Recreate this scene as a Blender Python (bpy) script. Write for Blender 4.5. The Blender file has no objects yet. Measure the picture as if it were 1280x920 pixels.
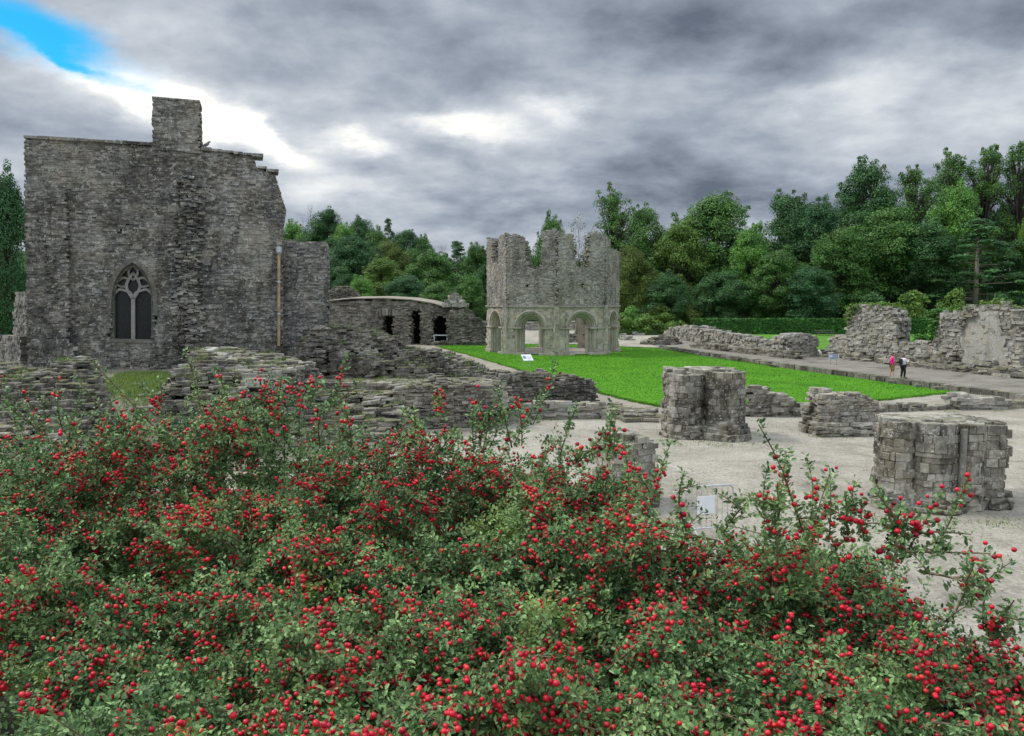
import bpy, math, random
import numpy as np
from mathutils import Vector
R_ = random.Random(7)
rng = np.random.default_rng(11)
scene = bpy.context.scene
COL = scene.collection
rad = math.radians

# ------------------------------------------------------------------ camera
CAMZ, FPX, HOR = 5.2, 1000.0, 375.0
PITCH = math.atan((460 - HOR) / FPX)
cp, sp = math.cos(PITCH), math.sin(PITCH)
cam = bpy.data.cameras.new("camera"); camo = bpy.data.objects.new("camera", cam); COL.objects.link(camo)
camo.location = (0, 0, CAMZ); camo.rotation_euler = (math.pi / 2 - PITCH, 0, 0)
cam.sensor_width = 36; cam.lens = 36 * FPX / 1280; cam.clip_start = .05; cam.clip_end = 4000
scene.camera = camo

def ray(u, v):
    a, b = (u - 640) / FPX, (460 - v) / FPX
    return np.array([a, cp + sp * b, -sp + cp * b])
def G(u, v, z=0.0):                      # where the sight line meets the level z
    d = ray(u, v); t = (z - CAMZ) / d[2]; return np.array([d[0] * t, d[1] * t, z])
def P(u, v, D):                          # point of a sight line at the distance D
    d = ray(u, v); t = D / d[1]; return np.array([d[0] * t, D, CAMZ + d[2] * t])

# ------------------------------------------------------------------ helpers
def setp(o, label=None, cat=None, group=None, kind=None):
    if label: o["label"] = label
    if cat: o["category"] = cat
    if group: o["group"] = group
    if kind: o["kind"] = kind
    return o
WL = {}
def wl(o):
    while o is not None:
        if o.name in WL: return WL[o.name]
        o = o.parent
    return np.zeros(3)
def thing(name, loc, label, cat, group=None):
    o = bpy.data.objects.new(name, None); COL.objects.link(o); o.location = tuple(loc)
    o.empty_display_size = .3
    WL[o.name] = np.array(loc, float)
    return setp(o, label, cat, group)

class MB:
    """collects shapes into one mesh"""
    def __init__(s): s.v = []; s.f = []; s.n = 0; s.mi = []
    def add(s, v, f, mi=0):
        v = np.asarray(v, float).reshape(-1, 3)
        s.v.append(v); s.f += [tuple(i + s.n for i in q) for q in f]; s.mi += [mi] * len(f); s.n += len(v)
    def boxes(s, V, mi=0):               # V: (N,8,3)
        N = len(V)
        if not N: return
        q = np.array([[0, 3, 2, 1], [4, 5, 6, 7], [0, 1, 5, 4], [1, 2, 6, 5], [2, 3, 7, 6], [3, 0, 4, 7]])
        F = (q[None] + (np.arange(N) * 8)[:, None, None] + s.n).reshape(-1, 4)
        s.v.append(V.reshape(-1, 3)); s.f += F.tolist(); s.mi += [mi] * len(F); s.n += N * 8
    def box(s, c, size, rz=0.0, tilt=0.0, mi=0):
        x, y, z = np.array(size) / 2
        p = np.array([(-x, -y, -z), (x, -y, -z), (x, y, -z), (-x, y, -z), (-x, -y, z), (x, -y, z), (x, y, z), (-x, y, z)])
        ct, st = math.cos(tilt), math.sin(tilt)
        p = np.stack([p[:, 0], p[:, 1] * ct - p[:, 2] * st, p[:, 1] * st + p[:, 2] * ct], 1)
        cr, sr = math.cos(rz), math.sin(rz)
        p = np.stack([p[:, 0] * cr - p[:, 1] * sr, p[:, 0] * sr + p[:, 1] * cr, p[:, 2]], 1) + np.array(c)
        s.boxes(p[None], mi)
    def tube(s, pts, r, n=8, cap=True, mi=0):
        pts = [Vector(p) for p in pts]; rr = r if hasattr(r, '__len__') else [r] * len(pts)
        V = []; up = Vector((0, 0, 1))
        for i, p in enumerate(pts):
            t = (pts[min(i + 1, len(pts) - 1)] - pts[max(i - 1, 0)]).normalized()
            a = t.cross(up)
            if a.length < 1e-3: a = t.cross(Vector((1, 0, 0)))
            a.normalize(); b = t.cross(a)
            for k in range(n):
                w = 2 * math.pi * k / n; V.append(p + (a * math.cos(w) + b * math.sin(w)) * rr[i])
        F = []
        for i in range(len(pts) - 1):
            for k in range(n):
                k2 = (k + 1) % n; F.append((i * n + k, i * n + k2, (i + 1) * n + k2, (i + 1) * n + k))
        if cap: F.append(tuple(range(n - 1, -1, -1))); F.append(tuple((len(pts) - 1) * n + k for k in range(n)))
        s.add([tuple(p) for p in V], F, mi)
    def lathe(s, c, prof, n=16, mi=0):   # prof (r, z)
        V = []; F = []
        for r, z in prof:
            for k in range(n):
                w = 2 * math.pi * k / n; V.append((c[0] + r * math.cos(w), c[1] + r * math.sin(w), c[2] + z))
        m = len(prof)
        for i in range(m - 1):
            for k in range(n):
                k2 = (k + 1) % n; F.append((i * n + k, i * n + k2, (i + 1) * n + k2, (i + 1) * n + k))
        F.append(tuple(range(n - 1, -1, -1))); F.append(tuple((m - 1) * n + k for k in range(n)))
        s.add(V, F, mi)
    def prism(s, poly, z0, z1, mi=0):    # poly of xy
        n = len(poly); V = [(x, y, z0) for x, y in poly] + [(x, y, z1) for x, y in poly]
        F = [tuple(range(n - 1, -1, -1)), tuple(range(n, 2 * n))] + [(i, (i + 1) % n, n + (i + 1) % n, n + i) for i in range(n)]
        s.add(V, F, mi)
    def build(s, name, mats, parent=None, smooth=False, bevel=0, loc=None):
        v = np.concatenate(s.v) if s.v else np.zeros((0, 3))
        off = wl(parent) if parent is not None else (np.array(loc, float) if loc is not None else np.zeros(3))
        v = v - off
        me = bpy.data.meshes.new(name)
        F = s.f; nl = sum(len(q) for q in F)
        me.vertices.add(len(v)); me.vertices.foreach_set("co", v.astype(np.float32).ravel())
        me.loops.add(nl); me.polygons.add(len(F))
        tot = np.fromiter((len(q) for q in F), np.int32, len(F))
        me.polygons.foreach_set("loop_start", np.concatenate([[0], np.cumsum(tot)[:-1]]).astype(np.int32))
        me.loops.foreach_set("vertex_index", np.fromiter((i for q in F for i in q), np.int32, nl))
        mats = mats if isinstance(mats, (list, tuple)) else [mats]
        for m in mats: me.materials.append(m)
        if len(mats) > 1: me.polygons.foreach_set("material_index", np.array(s.mi, np.int32))
        me.polygons.foreach_set("use_smooth", np.full(len(F), smooth))
        me.update(calc_edges=True); me.validate()
        o = bpy.data.objects.new(name, me); COL.objects.link(o)
        if parent is not None: o.parent = parent
        elif loc is not None: o.location = tuple(off); WL[o.name] = off
        if bevel:
            b = o.modifiers.new("bevel", "BEVEL"); b.width = bevel; b.segments = 1; b.limit_method = 'NONE'
        return o

# ------------------------------------------------------------------ node helper
class NT:
    def __init__(s, tree): s.t = tree; s.n = tree.nodes; s.l = tree.links
    def node(s, ty, **k):
        n = s.n.new(ty)
        for a, b in k.items(): setattr(n, a, b)
        return n
    def link(s, a, b): s.l.new(a, b)
    def put(s, sock, v):
        if isinstance(v, (int, float)): sock.default_value = v
        elif isinstance(v, (tuple, list)):
            sock.default_value = tuple(v) if len(sock.default_value) == len(v) else tuple(v) + (1,)
        else: s.link(v, sock)
    def m(s, op, a, b=None, c=None, clamp=False):
        n = s.node("ShaderNodeMath", operation=op); n.use_clamp = clamp
        s.put(n.inputs[0], a)
        if b is not None: s.put(n.inputs[1], b)
        if c is not None: s.put(n.inputs[2], c)
        return n.outputs[0]
    def mix(s, f, a, b, mode='MIX'):
        n = s.node("ShaderNodeMix", data_type='RGBA', blend_type=mode)
        s.put(n.inputs[0], f); s.put(n.inputs[6], a); s.put(n.inputs[7], b); return n.outputs[2]
    def ramp(s, f, stops, interp='LINEAR'):
        n = s.node("ShaderNodeValToRGB"); e = n.color_ramp.elements; n.color_ramp.interpolation = interp
        while len(e) < len(stops): e.new(.5)
        for el, (p, c) in zip(e, stops):
            el.position = p; el.color = (c, c, c, 1) if isinstance(c, (int, float)) else tuple(c) + (1,)
        s.link(f, n.inputs[0]); return n.outputs[0]
    def noise(s, vec, scale, detail=4, rough=.55, dist=0.0, out=0):
        n = s.node("ShaderNodeTexNoise"); n.inputs['Scale'].default_value = scale; n.inputs['Detail'].default_value = detail
        n.inputs['Roughness'].default_value = rough; n.inputs['Distortion'].default_value = dist
        if vec is not None: s.link(vec, n.inputs['Vector'])
        return n.outputs[out]
    def rng(s, v, a, b, c=0.0, d=1.0):
        n = s.node("ShaderNodeMapRange", interpolation_type='SMOOTHSTEP'); s.put(n.inputs[0], v)
        for i, x in enumerate((a, b, c, d)): n.inputs[i + 1].default_value = x
        return n.outputs[0]
    def mapping(s, vec, sc=(1, 1, 1)):
        n = s.node("ShaderNodeMapping"); n.inputs['Scale'].default_value = sc; s.link(vec, n.inputs[0]); return n.outputs[0]

def newmat(name):
    m = bpy.data.materials.new(name); m.use_nodes = True; t = NT(m.node_tree)
    b = m.node_tree.nodes["Principled BSDF"]; return m, t, b
def wpos(t): return t.node("ShaderNodeNewGeometry")

def stone_mat(name, dark, mid, light, lichen=.35, moss=.0, stain=.6, mossc=(.12, .125, .035), scale=1.0, spot=1.0, ri_w=.34, blotch=0):
    m, t, b = newmat(name); g = wpos(t); pos = g.outputs['Position']
    ri = g.outputs['Random Per Island']
    n1 = t.noise(pos, 7 * scale, 6, .65); n2 = t.noise(pos, .55 * scale, 4, .6); n3 = t.noise(pos, 26 * scale, 3, .6)
    f = t.m('ADD', t.m('MULTIPLY', ri, ri_w), t.m('MULTIPLY', n1, 1.15 - ri_w * 1.3))
    f = t.m('ADD', f, t.m('MULTIPLY', t.m('SUBTRACT', n2, .5), 1.1 * stain))
    c = t.ramp(f, [(.16, dark), (.5, mid), (.9, light)])
    if blotch:
        c = t.mix(t.m('MULTIPLY', t.rng(t.noise(pos, .28, 5, .65, .4), .5, .64), blotch), c, (.3, .285, .24)); c = t.mix(t.m('MULTIPLY', t.rng(t.noise(pos, .4, 6, .7, .5), .44, .36), blotch), c, (.035, .034, .035))
    tint = t.ramp(t.noise(pos, 1.3 * scale, 3), [(.35, (1, .94, .84)), (.5, (1, 1, 1)), (.68, (.93, .98, 1.04))])
    c = t.mix(.7, c, tint, 'MULTIPLY')
    # dark weather staining
    st = t.rng(t.noise(t.mapping(pos, (1, 1, .22)), 1.5 * scale, 5, .65), .5, .63)
    c = t.mix(t.m('MULTIPLY', st, .62 * stain), c, tuple(x * .55 for x in dark))
    # white lichen blotches
    lf = t.m('MULTIPLY', t.rng(t.noise(pos, 3.6 * scale, 6, .7, .3), .55, .63), t.rng(n3, .42, .6))
    c = t.mix(t.m('MULTIPLY', lf, lichen), c, (.52, .52, .48))
    lf2 = t.rng(t.noise(pos, 10 * scale, 3, .6), .63, .69)
    c = t.mix(t.m('MULTIPLY', lf2, lichen * spot), c, (.58, .58, .55))
    if moss:
        nz = t.node("ShaderNodeSeparateXYZ"); t.link(g.outputs['Normal'], nz.inputs[0])
        mf = t.m('MULTIPLY', t.rng(nz.outputs[2], .2, .8), t.rng(t.noise(pos, 1.6, 5, .65), .45, .6))
        c = t.mix(t.m('MULTIPLY', mf, moss), c, mossc)
    t.link(c, b.inputs['Base Color']); b.inputs['Roughness'].default_value = .95; b.inputs['Specular IOR Level'].default_value = .2
    bp = t.node("ShaderNodeBump"); bp.inputs['Strength'].default_value = .8; bp.inputs['Distance'].default_value = .05
    t.link(t.m('ADD', n1, t.m('MULTIPLY', n3, .5)), bp.inputs['Height']); t.link(bp.outputs[0], b.inputs['Normal'])
    return m

def plain(name, col, rough=.6, metal=0, var=.15, sc=6, spec=.4):
    m, t, b = newmat(name); g = wpos(t)
    n = t.noise(g.outputs['Position'], sc, 4, .6)
    c = t.mix(t.rng(n, .3, .7), tuple(x * (1 - var) for x in col), tuple(min(1, x * (1 + var)) for x in col))
    t.link(c, b.inputs['Base Color']); b.inputs['Roughness'].default_value = rough; b.inputs['Metallic'].default_value = metal
    b.inputs['Specular IOR Level'].default_value = spec
    return m

M = {}
M['bldg'] = stone_mat("weathered_dark_masonry", (.036, .035, .033), (.14, .135, .122), (.42, .405, .37), 1.0, .12, .7, scale=1.0, blotch=.75, spot=.7)
M['annex'] = stone_mat("annex_masonry", (.045, .044, .042), (.18, .175, .16), (.45, .44, .41), 1.0, .1, .8, blotch=.3)
M['lav_up'] = stone_mat("pale_rubble_masonry", (.085, .08, .07), (.225, .213, .188), (.45, .435, .395), .75, .1, .65, blotch=.3)
M['lav_low'] = stone_mat("cream_ashlar", (.17, .155, .125), (.35, .323, .268), (.52, .488, .422), .55, 0, .6, blotch=.25)
M['slate'] = stone_mat("dark_slate_rubble", (.024, .022, .019), (.108, .1, .086), (.3, .286, .255), .55, .7, .85, blotch=.3)
M['slatep'] = stone_mat("pale_slate_rubble", (.04, .036, .029), (.17, .158, .132), (.4, .38, .335), .6, .7, .8, blotch=.3)
M['pier'] = stone_mat("pier_stone", (.045, .041, .032), (.22, .205, .17), (.5, .478, .42), .85, .35, 1.0, blotch=.4)
M['pale'] = stone_mat("pale_wall_stone", (.1, .094, .082), (.27, .258, .227), (.5, .485, .445), .7, .3, .65, blotch=.2)
M['range'] = stone_mat("vault_range_stone", (.035, .032, .026), (.145, .135, .112), (.34, .324, .285), .45, .3, .7, blotch=.2)
M['dress'] = stone_mat("dressed_grey_stone", (.16, .155, .145), (.25, .245, .23), (.36, .35, .33), .25, 0, .3)
M['hood'] = stone_mat("worn_hood_stone", (.06, .057, .05), (.12, .115, .1), (.22, .21, .19), .4, 0, .4)
M['dark'] = plain("painted_interior_shade", (.008, .008, .009), .9)  # near-black colour that stands in for the shade inside the doorways
M['glass'] = plain("dark_leaded_glazing", (.014, .016, .017), .3, 0, .5, 9)
M['steel'] = plain("galvanised_steel", (.5, .52, .55), .45, .7)
M['white'] = plain("white_panel", (.75, .77, .8), .5, 0, .04)
M['blue'] = plain("blue_panel", (.03, .08, .45), .5)
M['ink'] = plain("printed_ink", (.2, .24, .3), .6)
M['pipe'] = plain("tan_pipe", (.34, .265, .165), .7, 0, .25, 3)
M['wood'] = plain("weathered_bench_wood", (.11, .1, .09), .8)
M['bark'] = plain("bark", (.06, .055, .042), .95, 0, .35, 5)
M['barkpale'] = plain("pale_bark", (.26, .23, .19), .95, 0, .3, 5)

# ------------------------------------------------------------------ masonry
def inpoly(poly):
    poly = np.asarray(poly, float)
    def f(s, z):
        c = np.zeros(np.shape(s), bool); n = len(poly)
        for i in range(n):
            x0, y0 = poly[i]; x1, y1 = poly[(i + 1) % n]
            if y0 == y1: continue
            k = ((y0 > z) != (y1 > z)) & (s < (x1 - x0) * (z - y0) / (y1 - y0) + x0)
            c ^= k
        return c
    return f

class Frame:
    """a wall line in plan: s runs along it, w away from the camera, z up"""
    def __init__(s, p0, p1):
        s.o = np.array([p0[0], p0[1], 0.0]); d = np.array([p1[0] - p0[0], p1[1] - p0[1], 0.0]); s.L = np.linalg.norm(d); s.d = d / s.L
        s.w = np.array([-s.d[1], s.d[0], 0.0])
        if s.w @ s.o < 0: s.w = -s.w
    def px(s, u, v):                     # sight line -> (s, z) on the wall's face
        d = ray(u, v); c = np.array([0, 0, CAMZ]); t = ((s.o - c) @ s.w) / (d @ s.w); p = c + d * t
        return ((p - s.o) @ s.d, p[2])
    def poly(s, pts): return [s.px(u, v) for u, v in pts]
    def W(s, a, w, z): return s.o + np.multiply.outer(a, s.d) + np.multiply.outer(w, s.w) + np.multiply.outer(z, np.array([0, 0, 1.0]))

QS = np.array([[-1, -1, -1], [1, -1, -1], [1, 1, -1], [-1, 1, -1], [-1, -1, 1], [1, -1, 1], [1, 1, 1], [-1, 1, 1]]) * .5
def masonry(mb, fr, inside, bb, sl=(.25, .55), dw=.36, ch=(.1, .19), jit=.03, gap=.0, rough=1.0, mi=0, clip=None):
    s0, s1, w0, w1, z0, z1 = bb
    cells = []
    z = z0
    while z < z1:
        h = rng.uniform(*ch); w = w0
        nW = max(1, round((w1 - w0) / dw)); lw = (w1 - w0) / nW
        for k in range(nW):
            n = int((s1 - s0) / sl[0]) + 4
            L = rng.uniform(sl[0], sl[1], n); e = s0 - rng.uniform(0, sl[1]) + np.concatenate([[0], np.cumsum(L)])
            c = (e[:-1] + e[1:]) / 2; keep = (c > s0) & (c < s1)
            cells.append(np.stack([c[keep], np.full(keep.sum(), w0 + (k + .5) * lw), np.full(keep.sum(), z + h / 2), L[keep], np.full(keep.sum(), lw), np.full(keep.sum(), h)], 1))
        z += h
    C = np.concatenate(cells); s, w, zz, ls, lw, h = C.T
    ins = inside(s, w, zz)
    nb = inside(s + ls, w, zz) & inside(s - ls, w, zz) & inside(s, w + lw, zz) & inside(s, w - lw, zz) & inside(s, w, zz + h * 1.2)
    C = C[ins & ~nb]; N = len(C)
    if not N: return
    size = C[:, 3:6] * rng.uniform(.99, 1.09, (N, 3)) + np.array([-gap, 0, -gap])
    q = QS[None] * size[:, None, :]
    q = q + rng.uniform(-1, 1, q.shape) * np.array([jit * .55, jit * .5, jit * .4]) * rough
    a = rng.normal(0, .03 * rough, N); ca, sa = np.cos(a)[:, None], np.sin(a)[:, None]
    q = np.stack([q[..., 0] * ca - q[..., 2] * sa, q[..., 1], q[..., 0] * sa + q[..., 2] * ca], -1)
    a = rng.normal(0, .1, N) * max(0, rough - .9); ca, sa = np.cos(a)[:, None], np.sin(a)[:, None]
    q = np.stack([q[..., 0] * ca - q[..., 1] * sa, q[..., 0] * sa + q[..., 1] * ca, q[..., 2]], -1)
    c = C[:, :3] + rng.uniform(-1, 1, (N, 3)) * np.array([jit * .3, jit, jit * .2])
    q = q + c[:, None, :]
    if clip is not None:
        zc_ = c[:, 2]; lo, hi = np.interp(zc_, clip[0], clip[1]), np.interp(zc_, clip[0], clip[2]); jt = rng.uniform(-.025, .025, (N, 1)); q[..., 0] = np.clip(q[..., 0], lo[:, None] + jt, hi[:, None] + jt)
    X = fr.W(q[..., 0].ravel(), q[..., 1].ravel(), q[..., 2].ravel()).reshape(N, 8, 3)
    mb.boxes(X, mi)

def wallpx(mb, fr, poly_px, thick, z0=None, holes=(), w0=0.0, noise=.12, clip=False, **k):
    """a wall whose outline was traced on its own face and which is THICK deep"""
    pl = np.array(fr.poly(poly_px)); fi = inpoly(pl); hs = [inpoly(fr.poly(h)) for h in holes]
    zb = pl[:, 1].min() if z0 is None else z0
    ph = rng.uniform(0, 9, 4)
    def inside(s, w, z):
        ds = noise * (np.sin(z * 3.1 + ph[0] + w * 2) + .6 * np.sin(z * 7.7 + ph[1])); dz = noise * (np.sin(s * 2.3 + ph[2] + w * 3) * .8 + .6 * np.sin(s * 6.1 + ph[3]))
        r = fi(s + ds * .6, np.maximum(z, pl[:, 1].min() + .02 + 0 * z) + dz) | (fi(s, z) & (z < zb + .3))
        if z0 is not None: r |= fi(s, np.full(np.shape(z), pl[:, 1].min() + .05)) & (z < pl[:, 1].min() + .1)
        for h in hs: r &= ~h(s, z)
        return r & (w > w0) & (w < w0 + thick) & (z > zb - .01)
    if clip:
        zs = np.linspace(pl[:, 1].min() + .01, pl[:, 1].max() - .01, 80); lo, hi = [], []
        for z in zs:
            xs = [a[0] + (b[0] - a[0]) * (z - a[1]) / (b[1] - a[1]) for a, b in zip(pl, np.roll(pl, -1, 0)) if (a[1] > z) != (b[1] > z)]
            lo.append(min(xs)); hi.append(max(xs))
        k['clip'] = (zs, lo, hi)
    masonry(mb, fr, inside, (pl[:, 0].min() - .2, pl[:, 0].max() + .2, w0, w0 + thick, zb, pl[:, 1].max() + .4), **k)
    return pl

def heap(mb, H, bb, ang=0.0, sl=(.2, .5), dw=.34, ch=(.07, .14), jit=.05, rough=1.6, z0=0.0, zmax=5, mi=0):
    """stones laid in courses under the height field H(x, y), a frame turned by ang about the middle of bb"""
    x0, x1, y0, y1 = bb; cx, cy = (x0 + x1) / 2, (y0 + y1) / 2
    fr = Frame.__new__(Frame); fr.o = np.array([cx, cy, 0.0]); fr.d = np.array([math.cos(ang), math.sin(ang), 0.0]); fr.w = np.array([-fr.d[1], fr.d[0], 0.0])
    r = math.hypot(x1 - x0, y1 - y0) / 2
    def inside(s, w, z):
        p = fr.W(s, w, 0 * s); x, y = p[..., 0], p[..., 1]
        return (z < H(x, y)) & (x > x0) & (x < x1) & (y > y0) & (y < y1)
    masonry(mb, fr, inside, (-r, r, -r, r, z0, zmax), sl=sl, dw=dw, ch=ch, jit=jit, rough=rough, mi=mi)

def vnoise(x, y, s=1.0, seed=0):
    return (np.sin(x * 1.7 * s + seed) * np.cos(y * 1.3 * s + seed * 1.7) + .6 * np.sin(x * 3.9 * s - y * 2.7 * s + seed * 2.3) + .4 * np.sin(x * 7.3 * s + y * 6.1 * s + seed)) / 2

def ring(mb, c, r, z0, z1, sl=.35, ch=(.12, .24), jit=.02, taper=0.0, mi=0, a0=0, a1=2 * math.pi):
    """courses of wedge stones round a centre: a half column or a round pier"""
    z = z0; out = []
    while z < z1:
        h = rng.uniform(*ch); rr = r - taper * (z - z0) + rng.uniform(-jit, jit)
        n = max(5, int((a1 - a0) * rr / sl)); wt = rng.uniform(.5, 1.6, n); ed = a0 + rng.uniform(0, 1) + (a1 - a0) * np.concatenate([[0], np.cumsum(wt) / wt.sum()])
        for k in range(n):
            b0, b1 = ed[k] + .004, ed[k + 1] - .004
            ro, ri = rr + rng.uniform(-1.6, 1) * jit, rr * .5
            q = []; hh = h * rng.uniform(.97, 1.06)
            for zz in (z, z + hh):
                for aa, r2 in ((b0, ri), (b0, ro + rng.uniform(-jit, jit) * .8), (b1, ro + rng.uniform(-jit, jit) * .8), (b1, ri)):
                    aj = aa + rng.uniform(-.03, .03); q.append((c[0] + r2 * math.cos(aj), c[1] + r2 * math.sin(aj), zz + rng.uniform(-1, 1) * jit * .5))
            out.append(q)
        z += h
    mb.lathe((c[0], c[1], z0), [(r - .06, 0), (r - .06 - taper * (z1 - z0), z1 - z0 - .04)], 14, mi)
    if out:
        X = np.array(out)[:, [0, 1, 2, 3, 4, 5, 6, 7]]
        mb.boxes(X[:, [0, 3, 2, 1, 4, 7, 6, 5]] if False else X, mi)

# ================================================================== SETTING
def ground_mat(name, c0, c1, c2, sc=1.0, bump=.5, speck=None, damp=.35, dampc=.6):
    m, t, b = newmat(name); pos = wpos(t).outputs['Position']
    n1 = t.noise(pos, .35 * sc, 5, .6); n2 = t.noise(pos, 11 * sc, 5, .85); n3 = t.noise(pos, 3 * sc, 4, .6)
    f = t.m('ADD', t.m('MULTIPLY', n2, .75), t.m('ADD', t.m('MULTIPLY', n1, .35), t.m('MULTIPLY', n3, .2)))
    c = t.ramp(f, [(.46, c0), (.63, c1), (.8, c2)])
    c = t.mix(t.m('MULTIPLY', t.rng(t.noise(pos, .22 * sc, 6, .65, .6), .52, .66), damp), c, tuple(x * dampc for x in c0))
    if speck: c = t.mix(t.m('MULTIPLY', t.rng(t.noise(pos, .6, 6, .7), .56, .7), .6), c, speck)
    t.link(c, b.inputs['Base Color']); b.inputs['Roughness'].default_value = .95; b.inputs['Specular IOR Level'].default_value = .15
    bp = t.node("ShaderNodeBump"); bp.inputs['Strength'].default_value = bump; bp.inputs['Distance'].default_value = .04
    t.link(n2, bp.inputs['Height']); t.link(bp.outputs[0], b.inputs['Normal'])
    return m
M['gravel'] = ground_mat("grey_gravel", (.13, .12, .098), (.285, .265, .222), (.47, .442, .385), 1, .8, (.16, .165, .09), damp=.6)
M['path'] = ground_mat("tan_gravel", (.14, .125, .1), (.235, .213, .175), (.34, .315, .268), 1, .4)
M['walk'] = ground_mat("brown_grit", (.09, .083, .068), (.175, .163, .138), (.28, .262, .228), 1.4, .5, (.09, .1, .045), damp=.6)
M['lawn'] = ground_mat("mown_lawn", (.03, .125, .004), (.06, .205, .007), (.11, .28, .016), 1, .6, (.11, .2, .012), damp=.5, dampc=.8)
M['meadow'] = ground_mat("meadow_grass", (.04, .12, .01), (.07, .19, .02), (.11, .25, .03), 1, .6)
M['turf'] = ground_mat("thin_turf", (.1, .095, .065), (.17, .16, .12), (.26, .25, .2), 2, .6, (.1, .13, .04))
M['soil'] = ground_mat("dark_soil", (.008, .01, .006), (.018, .02, .012), (.03, .032, .02), 3, .8)
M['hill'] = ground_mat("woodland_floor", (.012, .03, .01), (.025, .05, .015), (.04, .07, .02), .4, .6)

def sheet(name, poly, z, mat):
    mb = MB(); n = len(poly); mb.add([(p[0], p[1], z) for p in poly], [tuple(range(n))])
    return setp(mb.build(name, mat), kind='structure')
sheet("ground", [(-1500, -200), (1500, -200), (1500, 2500), (-1500, 2500)], 0, M['gravel'])

def wob(a, b, n, amp, seed):             # an edge that is not ruler straight
    a, b = np.array(a[:2]), np.array(b[:2]); d = b - a; nn = np.array([-d[1], d[0]]) / np.linalg.norm(d); out = []
    for i in range(n):
        t = i / n; out.append(a + d * t + nn * amp * (math.sin(t * 19 + seed) + .6 * math.sin(t * 43 + seed * 2)) * (1 if 0 < i else 0))
    return out
LP = [(545, 433), (600, 448), (660, 466), (735, 488), (790, 502), (838, 511), (935, 514), (1000, 508), (1090, 502), (1203, 490), (1100, 476), (975, 459), (880, 446), (826, 435.5), (770, 433.5), (700, 430), (600, 431)]
pts = []
for i in range(len(LP)): pts += wob(G(*LP[i]), G(*LP[(i + 1) % len(LP)]), 12, .07, i)
lawn_poly = [tuple(p) for p in pts]
sheet("lawn", lawn_poly, .008, M['lawn'])
sheet("gravel_path", [G(u, v)[:2] for u, v in [(480, 428), (600, 428), (606, 431), (545, 433), (660, 466), (790, 502), (838, 512), (820, 524), (740, 512), (640, 480), (560, 440)]], .004, M['path'])
sheet("walkway", [G(u, v)[:2] for u, v in [(826, 435.5), (975, 459), (1100, 476), (1203, 490), (1330, 507), (1330, 490), (1275, 468), (1120, 447), (1034, 441), (990, 440), (830, 422), (800, 425)]], .004, M['walk'])
sheet("meadow", [G(u, v)[:2] for u, v in [(868, 416), (935, 417), (1000, 437), (1036, 437), (1190, 447), (1290, 462), (1420, 462)]] + [(150, 200), (30, 200), (20, 130)], .006, M['meadow'])
sheet("near_walkway", [G(u, v)[:2] for u, v in [(1100, 511), (1203, 496), (1340, 508), (1340, 530), (1250, 520)]], .004, M['path'])

def grid_mesh(name, x0, x1, y0, y1, nx, ny, H, mat, kind='structure'):
    X, Y = np.meshgrid(np.linspace(x0, x1, nx), np.linspace(y0, y1, ny)); Z = H(X, Y)
    f = [(j * nx + i, j * nx + i + 1, (j + 1) * nx + i + 1, (j + 1) * nx + i) for j in range(ny - 1) for i in range(nx - 1)]
    mb = MB(); mb.add(np.stack([X, Y, Z], -1).reshape(-1, 3), f); o = mb.build(name, mat, smooth=True); return setp(o, kind=kind)
# viewing bank under the shrub, left terrace, wooded hill
def sst(t): t = np.clip(t, 0, 1); return t * t * (3 - 2 * t)
grid_mesh("bank", -14, 10, -6, 9, 90, 60, lambda x, y: -.05 + 4.32 * (1 - sst((y - 3.0) / 4.5)) * (1 - sst((x - .25) / 1.6)) * (.72 + .28 * sst((y - .3) / 1.2)) + .08 * vnoise(x, y, 1.3), M['soil'])
TZ = 1.75
def terrace(x, y):
    return -.05 + (TZ + .05) * sst((-7.2 - x) / 1.5) * sst((y - 25) / 3) + .06 * vnoise(x, y, .8) + .06
grid_mesh("terrace", -60, -5.6, 24, 60, 110, 80, terrace, M['turf'])
def hillz(x, y):
    return 22 * sst((y - 112) / 170) * sst((25 - x) / 90) + 12 * sst((y - 118) / 60) * sst((x - 22) / 60) + .4 * vnoise(x * .2, y * .2) * sst((y - 112) / 30) - .3
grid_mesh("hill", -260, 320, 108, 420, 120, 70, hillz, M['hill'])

# ================================================================== LEFT BUILDING
p0, p1 = P(30, 172, 38), P(412, 300, 42.2)
FB = Frame(p0, p1)
bl = thing("ruined_building", (FB.o[0] + 6, FB.o[1] + 1, TZ), "tall dark grey ruined stone building with a chimney stack and a pointed window", "building")
mb = MB()
hole_win = [(138, 426), (138, 372), (142, 352), (152, 336), (166, 327), (180, 336), (189, 352), (193, 372), (193, 426)]
sil = [(30, 172), (110, 176), (188, 181), (252, 187), (318, 195), (321, 210), (343, 217), (351, 240), (358, 262), (354, 290), (354, 480), (34, 480), (33, 380), (30, 250)]
wallpx(mb, FB, sil, 1.1, z0=TZ - .6, holes=[hole_win, [(148, 284), (155, 284), (155, 292), (148, 292)], [(157, 280), (161, 280), (161, 285), (157, 285)]], noise=.02, clip=True, sl=(.12, .36), ch=(.06, .125), jit=.026, dw=.3)
# parapet line of thin coping slabs
for a, b in (((30, 172), (188, 181)), ((252, 187), (318, 195)), ((322, 210), (343, 217))):
    (sa, za), (sb, zb) = FB.px(*a), FB.px(*b); x = sa
    while x < sb:
        L = rng.uniform(.35, .7); z = za + (zb - za) * (x - sa) / (sb - sa)
        p = FB.W(x + L / 2, .5, z + .03); mb.box(p, (L * .97, 1.28, rng.uniform(.1, .16)), math.atan2(FB.d[1], FB.d[0]) + rng.uniform(-.02, .02)); x += L
mb.build("wall", M['bldg'], bl)
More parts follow.
